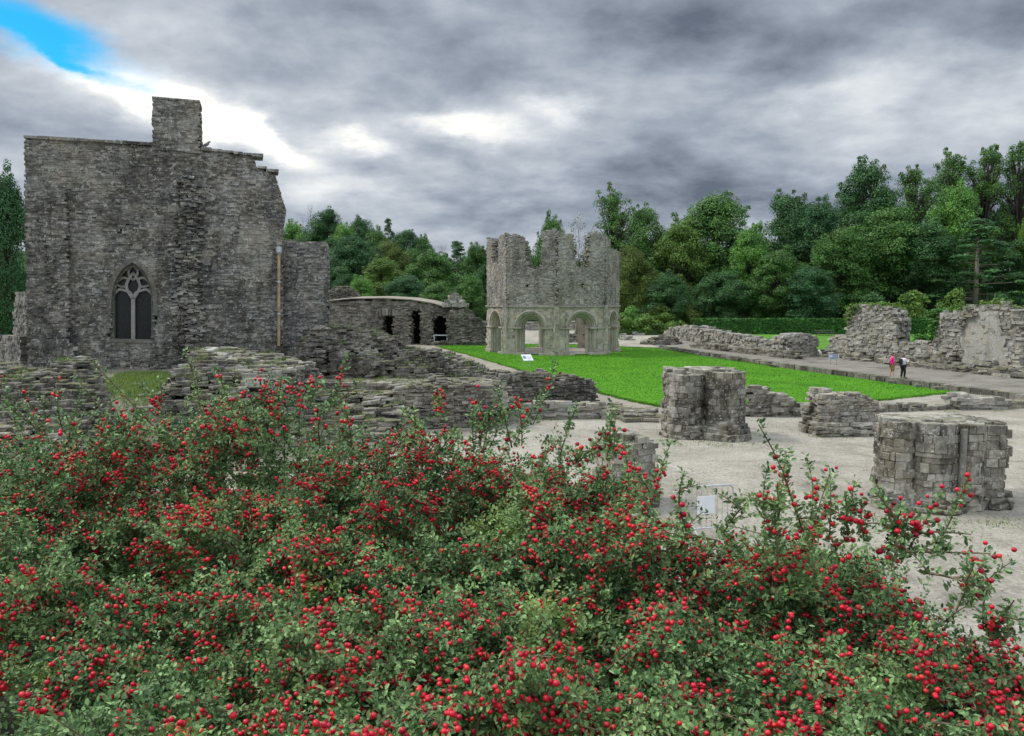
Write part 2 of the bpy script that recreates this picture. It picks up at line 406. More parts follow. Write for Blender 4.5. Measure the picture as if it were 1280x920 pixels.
# side and rear walls that close the building
for nm, s_, l_ in (("side_wall", .0, 8.6), ("side_wall", 11.3, 8.6)):
    a = FB.W(s_ + .05, 1.1, 0); b = FB.W(s_ + .05, 1.1 + l_, 0); f = Frame(a, b); f.w = FB.d.copy()
    mb = MB(); masonry(mb, f, lambda s, w, z: (s > 0) & (s < l_) & (w > 0) & (w < 1) & (z < (9.0 if s_ == 0 else 6.5) - .25 * np.abs(s - 3)), (0, l_, 0, 1, TZ - .6, 9.2), jit=.03, dw=.5)
    mb.build(nm, M['bldg'], bl)
a = FB.W(0, 9.7, 0); f = Frame(a, FB.W(12.3, 9.7, 0)); mb = MB()
masonry(mb, f, lambda s, w, z: (s > 0) & (s < 12.3) & (w > 0) & (w < 1) & (z < 7.5 + .6 * np.sin(s)), (0, 12.3, 0, 1, TZ - .6, 8.4), jit=.03, dw=.5)
mb.build("rear_wall", M['bldg'], bl)
# floor slab over the room, so that no sky shows through the window
mb = MB(); c = FB.W(6, 5.5, 8.0); mb.box(c, (11, 9, .3), math.atan2(FB.d[1], FB.d[0])); mb.build("vault_slab", M['range'], bl)
# chimney stack
mb = MB(); wallpx(mb, FB, [(190, 123), (250, 128), (251, 192), (190, 186)], 1.6, w0=-.07, noise=.008, clip=True, sl=(.14, .34), ch=(.06, .12), jit=.018, dw=.32)
(sa, za), (sb, zb) = FB.px(190, 123), FB.px(250, 128)
for i in range(5):
    t = (i + .5) / 5; mb.box(FB.W(sa + (sb - sa) * t, .73, za + (zb - za) * t + .03), ((sb - sa) / 5 + .01, 1.66, .1), math.atan2(FB.d[1], FB.d[0]) + rng.uniform(-.02, .02))
mb.build("chimney", M['bldg'], bl)
# rough strips: torn ends of lost walls, and the buttress with its plinth
def strip(name, poly, w0, th, **k):
    mb = MB(); wallpx(mb, FB, poly, th, w0=w0, **{**dict(sl=(.14, .4), ch=(.06, .13)), **k}); return mb.build(name, M['bldg'], bl)
strip("buttress", [(57, 240), (86, 240), (88, 300), (90, 455), (58, 455)], -.42, .5, noise=.03, jit=.04, clip=True)
strip("buttress", [(57, 424), (96, 426), (97, 480), (54, 480)], -.6, .62, noise=.02, jit=.03, sl=(.25, .5), ch=(.12, .22))
strip("wall_stub", [(224, 225), (240, 222), (252, 250), (250, 330), (253, 400), (255, 480), (222, 480), (228, 400), (222, 330)], -.3, .4, noise=.12, jit=.09)
strip("wall_stub", [(205, 290), (222, 290), (224, 330), (224, 420), (214, 420), (214, 330)], -.1, .2, noise=.1, jit=.06)
strip("plinth", [(97, 452), (222, 456), (222, 484), (97, 484)], -.22, .3, noise=.02, jit=.05)
mb = MB(); f = Frame(P(14, 400, 42.5), P(36, 400, 40.5)); wallpx(mb, f, [(19, 366), (36, 362), (36, 470), (14, 470)], 1.2, noise=.04)
wallpx(mb, f, [(10, 418), (36, 420), (36, 470), (8, 470)], .5, w0=-.4, noise=.03); mb.build("corner_buttress", M['bldg'], bl)
# window: hood mould, frame, tracery, glazing
def ribbon(mb, fr, pts_px, wid, w0, w1, close=False):
    q = np.array([fr.px(*p) for p in pts_px]); n = len(q); V = []; F = []
    for i in range(n):
        a, b = q[max(i - 1, 0)], q[min(i + 1, n - 1)]; t = (b - a) / (np.linalg.norm(b - a) + 1e-9); nn = np.array([-t[1], t[0]]) * wid / 2
        for sgn, w in ((-1, w0), (1, w0), (1, w1), (-1, w1)):
            r = q[i] + nn * sgn; V.append(fr.W(r[0], w, r[1]))
    for i in range(n - 1):
        for k in range(4):
            k2 = (k + 1) % 4; F.append((4 * i + k, 4 * i + k2, 4 * i + 4 + k2, 4 * i + 4 + k))
    F += [(0, 3, 2, 1), (4 * n - 4, 4 * n - 3, 4 * n - 2, 4 * n - 1)]
    mb.add(V, F)
def arc(pts, n=8):                       # smooth curve through control points
    pts = np.array(pts, float); out = []
    for i in range(len(pts) - 1):
        a, b, c, d = pts[max(i - 1, 0)], pts[i], pts[i + 1], pts[min(i + 2, len(pts) - 1)]
        for k in range(n):
            t = k / n; out.append(.5 * ((2 * b) + (c - a) * t + (2 * a - 5 * b + 4 * c - d) * t * t + (-a + 3 * b - 3 * c + d) * t ** 3))
    out.append(pts[-1]); return out
def mirror(p, ax=165.5): return [(2 * ax - u, v) for u, v in p]
wn = thing("x", (0, 0, 0), None, None); bpy.data.objects.remove(wn)
hl = arc([(136.5, 394), (137, 372), (141, 352), (151, 335), (165.5, 325)])
mb = MB(); ribbon(mb, FB, hl + [tuple(x) for x in mirror(hl)][::-1][1:], .2, -.1, .3); hood = mb.build("window_surround", M['hood'], bl)
il = [(140, 426)] + arc([(140, 372), (144, 354), (153, 339), (165.5, 331)])
mb = MB(); ribbon(mb, FB, il + mirror(il)[::-1][1:], .17, .12, .6); ribbon(mb, FB, [(137, 425.5), (194, 427)], .16, -.06, .6); fr_o = mb.build("frame", M['hood'], hood)
mb = MB()
ribbon(mb, FB, [(165.5, 425), (165.5, 372)], .17, .2, .45)
for mr in (False, True):
    g_ = (lambda p: mirror(p)) if mr else (lambda p: p)
    ribbon(mb, FB, g_(arc([(165.5, 374), (162, 366), (155, 363), (148, 362), (142, 367)])), .12, .2, .45)   # heads of the two lights
    ribbon(mb, FB, g_(arc([(165.5, 374), (160, 366), (157, 357), (160, 349), (165.5, 341)])), .12, .21, .46)  # almond over the mullion
    ribbon(mb, FB, g_(arc([(160, 349), (153, 347), (147, 351)])), .11, .22, .45)
    ribbon(mb, FB, g_(arc([(157, 358), (150, 358), (144, 355)])), .1, .22, .45)
    ribbon(mb, FB, g_(arc([(165.5, 332), (160, 338), (161, 345), (165.5, 350)])), .1, .22, .45)
mb.build("tracery", M['dress'], hood)
gp = [(140, 426)] + arc([(140, 372), (144, 354), (153, 339), (165.5, 331)]); gp = gp + mirror(gp)[::-1][1:]
q = [FB.px(*p) for p in gp]; n = len(q); mb = MB()
mb.add([FB.W(a, .5, z) for a, z in q] + [FB.W(a, .54, z) for a, z in q], [tuple(range(n)), tuple(range(2 * n - 1, n - 1, -1))] + [(i, i + n, (i + 1) % n + n, (i + 1) % n) for i in range(n)])
mb.build("glazing", M['glass'], hood)
# annex and its drainpipe
FA = Frame(P(350, 400, 42.4), P(412, 400, 42.9))
mb = MB(); wallpx(mb, FA, [(352, 300), (380, 301), (411, 303), (412, 380), (412, 480), (350, 480)], 1.1, z0=TZ - .6, noise=.025, clip=True, sl=(.14, .38), ch=(.07, .14), jit=.035, dw=.4); mb.build("annex_wall", M['annex'], bl)
mb = MB(); wallpx(mb, FA, [(386, 436), (350, 434), (350, 480), (386, 480)], .35, w0=-.33, noise=.02, jit=.03, z0=TZ - .6); wallpx(mb, FA, [(392, 408), (412, 406), (412, 480), (388, 480)], .55, w0=-.5, noise=.1, jit=.08, z0=TZ - .6); mb.build("annex_plinth", M['annex'], bl)
mb = MB(); a, b = FB.px(348.5, 318), FB.px(348.5, 432); A, B = FB.W(a[0], -.16, a[1]), FB.W(b[0], -.16, b[1])
mb.tube([A, B], .075, 10); mb.build("drainpipe", M['pipe'], bl)
mb = MB(); mb.lathe(A - np.array([0, 0, .05]), [(.08, 0), (.16, .15), (.16, .42), (.1, .44)], 10); mb.build("drainpipe_head", M['steel'], bl)
for t in (.3, .65): mb = MB(); mb.lathe(A + (B - A) * t, [(.1, -.04), (.1, .04)], 10); mb.build("pipe_bracket", M['steel'], bl)
# bird on the parapet
s_, z_ = FB.px(257, 186); c = FB.W(s_, .4, z_ + .1); mb = MB()
mb.tube([c + np.array(d) for d in ((-.26, 0, .1), (-.12, 0, .12), (0, 0, .16), (.1, 0, .22), (.15, 0, .3), (.2, 0, .31), (.26, 0, .3))], [.02, .055, .085, .08, .05, .045, .008], 8)
for y in (-.03, .03): mb.tube([c + np.array((0, y, .1)), c + np.array((.01, y, -.03))], .012, 5)
setp(mb.build("bird", plain("grey_feathers", (.2, .2, .2)), loc=c, smooth=True), "small grey bird perched on the parapet beside the chimney stack", "bird")

# ================================================================== LAVABO (octagonal tower)
LC = P(691, 440, 81.5); LC[2] = 0; LR = 6.72
lv = thing("octagonal_tower", LC, "roofless octagonal two storey stone tower with round arches standing on the lawn", "tower")
vert = [LC[:2] + LR * np.array([math.sin(a), -math.cos(a)]) for a in [k * math.pi / 4 for k in range(8)]]   # 0 faces the camera
ZS = 4.6
profs = {0: [(0, 11.6), (.34, 11.2), (.36, 9.3), (.39, 8.3), (.62, 8.2), (.64, 9.4), (.66, 11.2), (.75, 11.5), (1.0, 11.4)],
         7: [(0, 11.5), (.22, 11.3), (.37, 10.7), (.41, 9.4), (.44, 8.35), (.68, 8.2), (.7, 10.0), (.72, 11.6), (1, 11.75)],
         1: [(0, 11.3), (.3, 11.0), (.34, 10.2), (.9, 10.0), (1, 10.1)],
         6: [(0, 11.4), (.28, 11.2), (.3, 8.9), (.62, 8.9), (.64, 11.3), (1, 11.5)],
         2: [(0, 9.8), (.3, 9.4), (.35, 7.6), (1, 6.8)], 3: [(0, 6.6), (.5, 5.6), (1, 5.8)], 4: [(0, 5.8), (.5, 5.5), (1, 6.6)], 5: [(0, 7.0), (.4, 7.4), (.7, 9.8), (1, 10.8)]}
for k in range(8):
    A, B = vert[k], vert[(k + 1) % 8]; f = Frame((*A, 0), (*B, 0)); L = f.L
    f.w = np.array([*(LC[:2] - (A + B) / 2), 0.0]); f.w /= np.linalg.norm(f.w)
    pr = np.array(profs[k]); seed = k * 1.3
    top = lambda s, pr=pr, L=L, seed=seed: np.interp(s / L, pr[:, 0], pr[:, 1]) + .1 * np.sin(s * 5 + seed) + .07 * np.sin(s * 13 + seed)
    hz = [(L * .44, 6.55)] if k == 7 else [(L * .5, 6.5)] if k == 0 else []
    def ins(s, w, z, L=L, top=top, hz=hz):
        lim = w * math.tan(math.pi / 8)
        r = (s > lim - .02) & (s < L - lim + .02) & (w > 0) & (w < .95) & (z > ZS) & (z < top(s))
        for hs, h_ in hz: r &= ~((np.abs(s - hs) < .16) & (np.abs(z - h_) < .16))
        return r
    mb = MB(); masonry(mb, f, ins, (-.1, L + .1, 0, .95, ZS, 12.3), sl=(.16, .42), ch=(.08, .15), jit=.024, dw=.32); mb.build("upper_wall", M['lav_up'], lv)
    # arcade storey: ashlar round the arch
    ro, zsp = 1.62, 2.55
    def ins2(s, w, z, L=L):
        lim = w * math.tan(math.pi / 8); x = s - L / 2
        hole = (np.abs(x) < ro) & (z < zsp) | (x * x + (z - zsp) ** 2 < ro * ro)
        return (s > lim - .02) & (s < L - lim + .02) & (w > 0) & (w < 1.05) & (z < ZS) & ~hole
    mb = MB()
    for sg in (-1, 1):
        q = [(L / 2 + sg * 1.64, .1), (L / 2 + sg * (L / 2 - .1), .1), (L / 2 + sg * (L / 2 - .46), .98), (L / 2 + sg * 1.64, .98)]; q = [f.W(a_, b_, 0)[:2] for a_, b_ in (q if sg > 0 else q[::-1])]; mb.prism(q, 0, ZS - .08)
    masonry(mb, f, ins2, (-.1, L + .1, 0, 1.05, 0, ZS), sl=(.3, .62), ch=(.24, .38), jit=.018, dw=.35, rough=.5); mb.build("arcade_wall", M['lav_low'], lv)
    # arch: orders stepping back, swept up the jamb, round the head and down
    prof = [(1.74, .0), (1.74, -.12), (1.58, -.14), (1.55, -.03), (1.42, -.02), (1.38, .12), (1.32, .14), (1.3, .3), (1.2, .27), (1.14, .32), (1.12, .5), (1.04, .48), (.98, .55), (.98, 1.0), (1.74, 1.0)]
    path = [('j', -1, 0), ('j', -1, zsp)] + [('a', math.pi - math.pi * i / 20, 0) for i in range(1, 20)] + [('j', 1, zsp), ('j', 1, 0)]
    V = []; m_ = len(prof)
    for kind, a, b in path:
        for r, w in prof:
            if kind == 'j':
                r2 = min(r, 1.6) if r > 1.6 else r; s_, z_ = L / 2 + a * r2, b
            else: s_, z_ = L / 2 + r * math.cos(a), zsp + r * math.sin(a)
            if kind == 'j' and r > 1.5 and w < 0: w = -.005
            V.append(f.W(s_, w, z_))
    F = [(i * m_ + j, i * m_ + (j + 1) % m_, (i + 1) * m_ + (j + 1) % m_, (i + 1) * m_ + j) for i in range(len(path) - 1) for j in range(m_)]
    mb = MB(); mb.add(V, F)
    ar = mb.build("arch", M['lav_low'], lv)
    for sg in (-1, 1):                   # imposts over the jambs and along the wall
        mb = MB(); mb.box(f.W(L / 2 + sg * 1.32, .42, zsp), (.76, 1.1, .13), math.atan2(f.d[1], f.d[0]))
        a0, a1 = (0.02, L / 2 - 1.6) if sg < 0 else (L / 2 + 1.6, L - .02)
        mb.box(f.W((a0 + a1) / 2, .04, zsp - .02), (a1 - a0, .26, .1), math.atan2(f.d[1], f.d[0])); mb.build("impost", M['lav_low'], ar)
    mb = MB(); mb.box(f.W(L / 2, -.02, ZS), (L + .06, .26, .17), math.atan2(f.d[1], f.d[0])); mb.build("string_course", M['lav_up'], lv)
    for sg in (-1, 1):                   # broken plinth stones beside the opening
        mb = MB(); x = .1
        while x < L / 2 - 1.3:
            l_ = rng.uniform(.4, .7); s_ = x + l_ / 2 if sg < 0 else L - x - l_ / 2; mb.box(f.W(s_, rng.uniform(-.12, .0), .1), (l_ + .06, .4, rng.uniform(.2, .34)), math.atan2(f.d[1], f.d[0]) + rng.uniform(-.06, .06)); x += l_
        mb.build("plinth", M['lav_low'], lv)
for k in (7, 0, 1):                      # corner pilasters
    p = vert[k]; mb = MB(); ring(mb, (p[0] * .995 + LC[0] * .005, p[1] + .12, 0), .32, 0, ZS, .3, (.25, .4), .012); mb.build("corner_pilaster", M['lav_low'], lv)
mb = MB(); f = Frame((*vert[0], 0), (*vert[1], 0)); mb.box(f.W(f.L * .5, -.03, 5.0), (.4, .12, .5), math.atan2(f.d[1], f.d[0])); mb.build("plaque", M['pale'], lv)

fl = [tuple(LC[:2] + (LR - .45) * np.array([math.sin(a), -math.cos(a)])) for a in [k * math.pi / 4 for k in range(8)]]
sheet('tower_floor', fl, .07, M['gravel'])
# ================================================================== VAULTED RANGE behind
FR = Frame(G(405, 430.5), G(606, 430.5))
vr = thing("vaulted_range", tuple((FR.W(9, 2, 0))), "low vaulted stone range with a flat grey roof and dark doorways under the wooded hill", "building")
mb = MB()
d1, d2, d3 = [(478, 434), (478, 396), (493, 396), (493, 434)], [(514, 434), (514, 389), (527, 387), (527, 434)], [(541, 434), (541, 402), (545, 396), (551, 394), (557, 397), (560, 403), (560, 434)]
wallpx(mb, FR, [(404, 384), (420, 377), (480, 374.6), (520, 377.2), (556, 383.6), (566, 381), (575, 382), (588, 392), (606, 404), (606, 434), (404, 434)], 2.2, z0=0, holes=[d1, d2, d3], noise=.05, sl=(.3, .7), ch=(.14, .26), jit=.08, dw=.55)
mb.build("wall", M['range'], vr)
mb = MB()                                # piers and reveals that stand out beside the doors
wallpx(mb, FR, [(493.5, 393), (508, 386), (514, 390), (514, 434), (493.5, 434)], .8, z0=0, w0=-.8, noise=.06, sl=(.3, .6), jit=.08)
wallpx(mb, FR, [(527, 392), (540, 386), (541, 434), (527, 434)], .7, z0=0, w0=-.7, noise=.06, jit=.08)
wallpx(mb, FR, [(561, 388), (580, 388), (598, 405), (604, 434), (561, 434)], 1.2, z0=0, w0=-1.2, noise=.1, jit=.1); mb.build("pier", M['range'], vr)
mb = MB(); pl = np.array(FR.poly([(470, 394), (478, 390), (494, 389), (503, 392)]))
for i in range(8):
    s_ = pl[0, 0] + (pl[3, 0] - pl[0, 0]) * (i + .5) / 8; mb.box(FR.W(s_, -.25, 3.5 + .3 * math.sin(i * .45)), (.3, .7, .75), math.atan2(FR.d[1], FR.d[0]), rng.uniform(-.1, .1))
mb.build("arch", M['range'], vr)
a, b = FR.px(404, 377), FR.px(558, 384); mb = MB()
pr = [FR.px(*p) for p in ((404, 378), (440, 374.5), (480, 374), (515, 376), (540, 380), (557, 385))]
V = []; F = []
for s_, z_ in pr:
    for w, dz in ((-.2, .08), (-.2, .17), (7, .4), (7, 0)): V.append(FR.W(s_, w, z_ + dz))
for i in range(len(pr) - 1):
    for k in range(4): F.append((4 * i + k, 4 * i + (k + 1) % 4, 4 * i + 4 + (k + 1) % 4, 4 * i + 4 + k))
F += [(0, 1, 2, 3), tuple(4 * len(pr) - 4 + k for k in (3, 2, 1, 0))]; mb.add(V, F); mb.build("roof", M['path'], vr)
mb = MB(); mb.box(FR.W(7.6, 4.2, 2.1), (14, 3.9, 4.0), math.atan2(FR.d[1], FR.d[0])); mb.build("doorway_shade_block", M['dark'], vr)  # solid block behind the door openings, room shade put into its black colour
mb = MB(); e = FR.px(568, 384); heap(mb, lambda x, y: 5.9 - 1.1 * np.abs(x - FR.W(e[0], 0, 0)[0]) + .3 * vnoise(x, y, 3), (FR.W(e[0], 0, 0)[0] - 1.6, FR.W(e[0], 0, 0)[0] + 2.2, FR.o[1] - .8, FR.o[1] + 1.5), z0=4.4, zmax=6.2, sl=(.4, .9), ch=(.2, .4), jit=.12); mb.build("roof_rubble", M['pale'], vr)
# domed vault stub further left behind the range
c = P(428, 372, 103); mb = MB(); heap(mb, lambda x, y: 7.0 - .28 * (x - c[0]) ** 2 - .1 * (y - c[1]) ** 2, (c[0] - 3.6, c[0] + 3.2, c[1] - 2, c[1] + 3), z0=0, zmax=7.3, ch=(.12, .25), sl=(.3, .6), jit=.08)
setp(mb.build("vault_stub", M['slate'], loc=(c[0], c[1], 0)), "rounded dark stub of a fallen vault showing above the left end of the low range", "ruin")

# ================================================================== RUBBLE RUINS, left and centre
def ruin(name, label, cat, mat, loc, fn, bevel=0, group=None):
    mb = MB(); fn(mb); o = mb.build(name, mat, loc=loc, bevel=bevel); return setp(o, label, cat, group)
def pxwall(name, label, a, b, poly, thick, mat, z0=0.0, cat="wall", bevel=0, extra=None, **k):
    f = Frame(a, b); 
    def fn(mb):
        wallpx(mb, f, poly, thick, z0=z0, **k)
        if extra: extra(mb, f)
    m_ = (np.array(a[:2]) + np.array(b[:2])) / 2
    return ruin(name, label, cat, mat, (m_[0], m_[1], z0), fn, bevel)
# near left wall
def lw(x, y, ed=23.0):
    x = x * 23.0 / np.maximum(y, 18)
    a = np.interp(x, [-17.5, -14.9, -14.3, -14.1, -13.2, -13.0, -12.2, -11.9, -11.5], [3.15, 3.2, 3.2, 3.0, 3.0, 3.3, 3.35, 2.6, 1.0])
    return a - .5 * np.clip(ed - y, 0, 9) ** 1.4 * 1.1 - .5 * np.clip(y - 25.2, 0, 9) + .12 * vnoise(x, y, 2.2)
ruin("rubble_wall", "thick rounded dark rubble wall with a flat paler top at the left edge of the photo", "wall", M['slate'], (-14, 23, 0),
     lambda mb: heap(mb, lw, (-19, -10.4, 20.5, 26.5), ang=-.05, z0=1.0, zmax=3.7, sl=(.14, .42), dw=.26, ch=(.05, .11), jit=.032, rough=1.15), .012)
ruin("rubble_wall", "low ledge of pale stones just above the red berries at the left", "wall", M['slatep'], (-12.4, 20, 0),
     lambda mb: heap(mb, lambda x, y: 2.05 - .7 * np.clip(19.6 - y, 0, 9) + .12 * vnoise(x, y, 2) - .9 * np.clip(x + 11.2, 0, 9), (-17, -9.6, 18.6, 20.6), z0=.6, zmax=2.6, sl=(.25, .6), dw=.3, ch=(.06, .12)), .015)
# broken arch-like mass with pale ridge, in front of the building
ax = P(280, 470, 30)
def am(x, y):
    r = 3.3 - .55 * np.abs(x - P(262, 440, 31)[0]) * np.where(x < P(262, 440, 31)[0], 2.6, .35) + .15 * vnoise(x, y, 2)
    r = r - .35 * np.clip(29.5 - y, 0, 9) ** 1.5 - .5 * np.clip(y - 33, 0, 5)
    return r
ruin("broken_vault", "humped broken vault of dark slabs with a pale ridge before the tall building", "ruin", M['slatep'], (ax[0], 31, 0),
     lambda mb: heap(mb, am, (-13.6, -8.2, 26.8, 34), ang=.35, z0=.9, zmax=3.7, sl=(.16, .42), dw=.28, ch=(.055, .12), jit=.04, rough=1.15), .012)
def rg(mb):
    for i in range(15):
        t = i / 14; p = np.array(P(262, 438, 30.5)) * (1 - t) + np.array(P(322, 478, 28.0)) * t
        mb.box(p + np.array([0, 0, -.08 + rng.uniform(-.05, .05)]), (rng.uniform(.5, .9), rng.uniform(.3, .5), rng.uniform(.2, .35)), rng.uniform(-.5, .3), rng.uniform(-.3, .3))
ruin("stone_ridge", "row of pale tilted coping slabs running down the humped vault", "ruin", M['pale'], P(290, 470, 29), rg, .03)
# central mass: tall left block, then a long dark slope to the right
def cm(x, y):
    xs = [P(u, 440, 38)[0] for u in (384, 390, 430, 470, 489, 495, 540, 562, 600, 614, 622)]
    zs = [CAMZ - 38 * (v - 375) / 1000 for v in (425, 412, 409, 418, 425, 437, 441, 448, 462, 472, 500)]
    t = np.interp(x, xs, zs)
    fall = np.clip(38 - y, 0, 9) * np.where(x < xs[4], .55, .42)
    return t + .13 * vnoise(x, y, 1.8, 2) - fall - .9 * np.clip(y - 40.5, 0, 9) - 6 * (y < 36 + .25 * np.sin(x * 2.1))
ruin("rubble_mound", "big sloping mound of dark layered slabs right of the tall building", "ruin", M['slate'], (-6, 38, 0),
     lambda mb: heap(mb, cm, (-10.2, -.6, 33.2, 43), ang=-.12, z0=0, zmax=4.4, sl=(.18, .5), dw=.3, ch=(.055, .12), jit=.04, rough=1.15), 0)
pxwall("wall_block", "pale mossy torn wall end rising at the upper left of the dark slab mound", P(386, 440, 37.2), P(492, 440, 37.8), [(386, 426), (392, 413), (428, 409), (462, 418), (489, 427), (486, 440), (470, 452), (440, 462), (405, 470), (388, 472)], 1.6, M['slatep'], z0=1.5, noise=.1, sl=(.16, .5), ch=(.055, .11), jit=.07)
pxwall("rubble_wall", "mid grey rubble wall end between the dark mound and the berry shrub", P(486, 520, 31.5), P(598, 520, 32.5), [(490, 488), (530, 482), (560, 478), (585, 482), (597, 486), (599, 548), (488, 560)], 1.6, M['slatep'], z0=0, noise=.12, sl=(.16, .45), ch=(.055, .12), jit=.06, bevel=.01)
pe = P(598, 520, 32)[0]; pw = P(488, 500, 33)[0]
def plat(x, y): return 1.66 + .09 * vnoise(x, y, 2.2, 6) - .5 * np.clip(x - pe - .5, 0, 3) - .45 * ((x < pw) & (y < 34))
ruin("stone_platform", "flat topped pale stone ledge along the foot of the dark slab mound", "ruin", M['slatep'], (-5, 34, 0),
     lambda mb: heap(mb, plat, (pw - 3.6, pe + 1.2, 32.6, 36.6), ang=-.03, z0=.6, zmax=1.9, sl=(.2, .6), dw=.34, ch=(.07, .15), jit=.035, rough=1.1))
def stp(x, y):
    yy = y + .35 * vnoise(x, y, .9, 4); h = np.interp(yy, [27.2, 28.2, 28.21, 29.3, 29.31, 30.4, 30.41, 31.5, 31.51, 33], [.5, .62, .95, 1.0, 1.25, 1.3, 1.55, 1.6, 1.85, 1.9]) - .5
    return h + .13 * vnoise(x, y, 2.3, 8) - .9 * np.clip(x + 4.6, 0, 3) - .5 * ((np.abs(x + 6.6) < .9) & (np.abs(y - 31.6) < .35))
ruin("stone_steps", "broken stepped platform of worn slabs below the dark mound", "steps", M['slatep'], (-6, 30, 0),
     lambda mb: heap(mb, stp, (-9.0, -3.6, 27, 34), ang=.08, z0=0, zmax=2.4, sl=(.25, .7), dw=.36, ch=(.06, .13), jit=.06, rough=1.3), .012)
def debris(mb):
    for i in range(240):
        x, y = rng.uniform(-13.2, -4.5), rng.uniform(25.5, 34); z = float(np.maximum(terrace(np.array(x), np.array(y)), 0))
        mb.box((x, y, z + .02), (rng.uniform(.15, .7), rng.uniform(.12, .4), rng.uniform(.06, .2)), rng.uniform(0, 3), rng.uniform(-.2, .2))
o = ruin("fallen_stones", "loose fallen stones strewn between the humped vault and the stepped platform", "stones", M['slatep'], (-9, 30, 0), debris, .015); o["kind"] = "stuff"
# wall right of the mound beside the path
pxwall("rubble_wall", "long low dark rubble wall beside the tan path left of the lawn", G(606, 522), G(747, 516), [(612, 474), (630, 468), (690, 466), (700, 476), (722, 470), (742, 478), (747, 490), (747, 522), (606, 522)], 1.3, M['slate'], noise=.1, sl=(.18, .5), ch=(.055, .12), jit=.06, bevel=.01)
pxwall("rubble_ledge", "pale stone footing along the front of the low dark wall by the path", G(620, 524), G(752, 522), [(624, 508), (700, 502), (750, 506), (756, 526), (620, 526)], .6, M['pale'], noise=.08, sl=(.3, .8), jit=.08, w0=-.35)
def slabs(mb):
    for i in range(46):
        u = rng.uniform(742, 826); v = 528 - (826 - u) * .1 + rng.uniform(-9, 2); p = G(u, v)
        mb.box((p[0], p[1], rng.uniform(.05, .34)), (rng.uniform(.4, 1.1), rng.uniform(.4, .8), rng.uniform(.08, .2)), rng.uniform(-.5, .5), rng.uniform(-.08, .08))
ruin("slab_heap", "scattered flat slabs at the corner of the lawn left of the first pier", "stones", M['slatep'], G(785, 524), slabs, .02)

# ================================================================== PIERS on the gravel
def pier_far(mb):
    c1, c2 = G(862, 549), G(911, 551)
    for c, r in ((c1, .72), (c2, .78)):
        c = (c[0], c[1] + .75); top = CAMZ - (c[1]) * (474 - 375) / 1000
        ring(mb, c, r, 0, top + rng.uniform(-.05, .1), .27, (.1, .27), .023)
        ring(mb, c, r + .24, 0, .55, .34, (.12, .24), .08, taper=.3)
    for c in ((c1[0] - .25, c1[1] + 1.3), (c2[0] + .25, c2[1] + 1.3), (c1[0] + .75, c1[1] + 1.25)): ring(mb, c, .5, 0, 2.42, .26, (.08, .24), .05)
    c = ((c1[0] + c2[0]) / 2, c1[1] + .95); fr = Frame((c[0] - 1.5, c[1] - .3), (c[0] + 1.5, c[1] - .3))
    masonry(mb, fr, lambda s, w, z: (s > 0.1) & (s < 2.9) & (w > 0) & (w < 1.4) & (s > .25) & (s < 2.75) & (z < 2.5 + .05 * np.sin(s * 5)), (0, 3, 0, 1.5, 0, 2.8), jit=.028)
ruin("clustered_pier", "broken clustered pier of pale stone standing closest to the lawn corner", "pier", M['pier'], G(885, 550), pier_far, .016, "pier stumps on the gravel")
def pier_right(mb):
    b0, b1 = G(1088, 642), G(1262, 650); cy = b0[1] + 1.0; top = 2.25
    def H(u): return CAMZ - cy * (np.interp(u, [1088, 1110, 1180, 1268], [530, 526, 527, 538]) - 375) / 1000
    xs = lambda u: P(u, 600, cy)[0]
    for u, r, dy in ((1112, .45, -.3), (1154, .58, -.42), (1195, .45, -.3), (1229, .42, -.15)):
        ring(mb, (xs(u), cy + dy), r, 0.25, H(u) + rng.uniform(-.08, .06), .26, (.1, .27), .024)
        ring(mb, (xs(u), cy + dy), r + .17, 0, .45, .34, (.1, .2), .07, taper=.3)
    fr = Frame((xs(1092), cy - .45), (xs(1266), cy - .35))
    masonry(mb, fr, lambda s, w, z: (s > .46 * w) & (s < fr.L - .45) & (w > 0) & (w < 1.7) & (z < 2.16 - .03 * s + .05 * np.sin(s * 4 + w * 3)), (0, fr.L, 0, 1.7, 0, 2.5), sl=(.18, .45), dw=.3, ch=(.1, .24), jit=.028)
o = thing("clustered_pier", G(1178, 650), "largest pier stump with a slender column shaft, at the right above the gravel", "pier", "pier stumps on the gravel")
mb = MB(); pier_right(mb); mb.build("stonework", M['pier'], o, bevel=.016)
cy = G(1088, 642)[1] + 1.0
for u, dy, r in ((1202, -.8, .085),):
    x = P(u, 600, cy + dy)[0]; mb = MB(); mb.lathe((x, cy + dy, .3), [(r + .14, 0), (r + .14, .1), (r + .05, .16), (r + .09, .24), (r, .32), (r, 1.72), (r * .9, 1.75)], 14); mb.build("shaft", M['pale'], o, smooth=False)
def pier_mid(mb):
    fr = Frame(G(1018, 545), G(1106, 543)); wallpx(mb, fr, [(1018, 545), (1022, 528), (1030, 520), (1029, 493), (1044, 490), (1050, 495), (1060, 494), (1083, 493), (1092, 498), (1102, 508), (1106, 520), (1106, 545)], 1.3, z0=0, noise=.06, sl=(.16, .42), ch=(.07, .17), jit=.04)
    wallpx(mb, fr, [(1016, 546), (1018, 534), (1030, 526), (1100, 528), (1106, 546)], .4, w0=-.35, z0=0, noise=.08, jit=.08)
ruin("pier_stump", "crumbled grey pier stump sloping to the right, behind the largest pier", "pier", M['pier'], G(1060, 545), pier_mid, .015, "pier stumps on the gravel")
def pier_bush(mb):
    fr = Frame(P(772, 600, 19.5), P(826, 600, 19.8)); wallpx(mb, fr, [(764, 552), (800, 549), (822, 551), (825, 560), (824, 670), (764, 670)], 1.3, z0=0, noise=.04, clip=True, sl=(.16, .4), ch=(.1, .22), jit=.04)
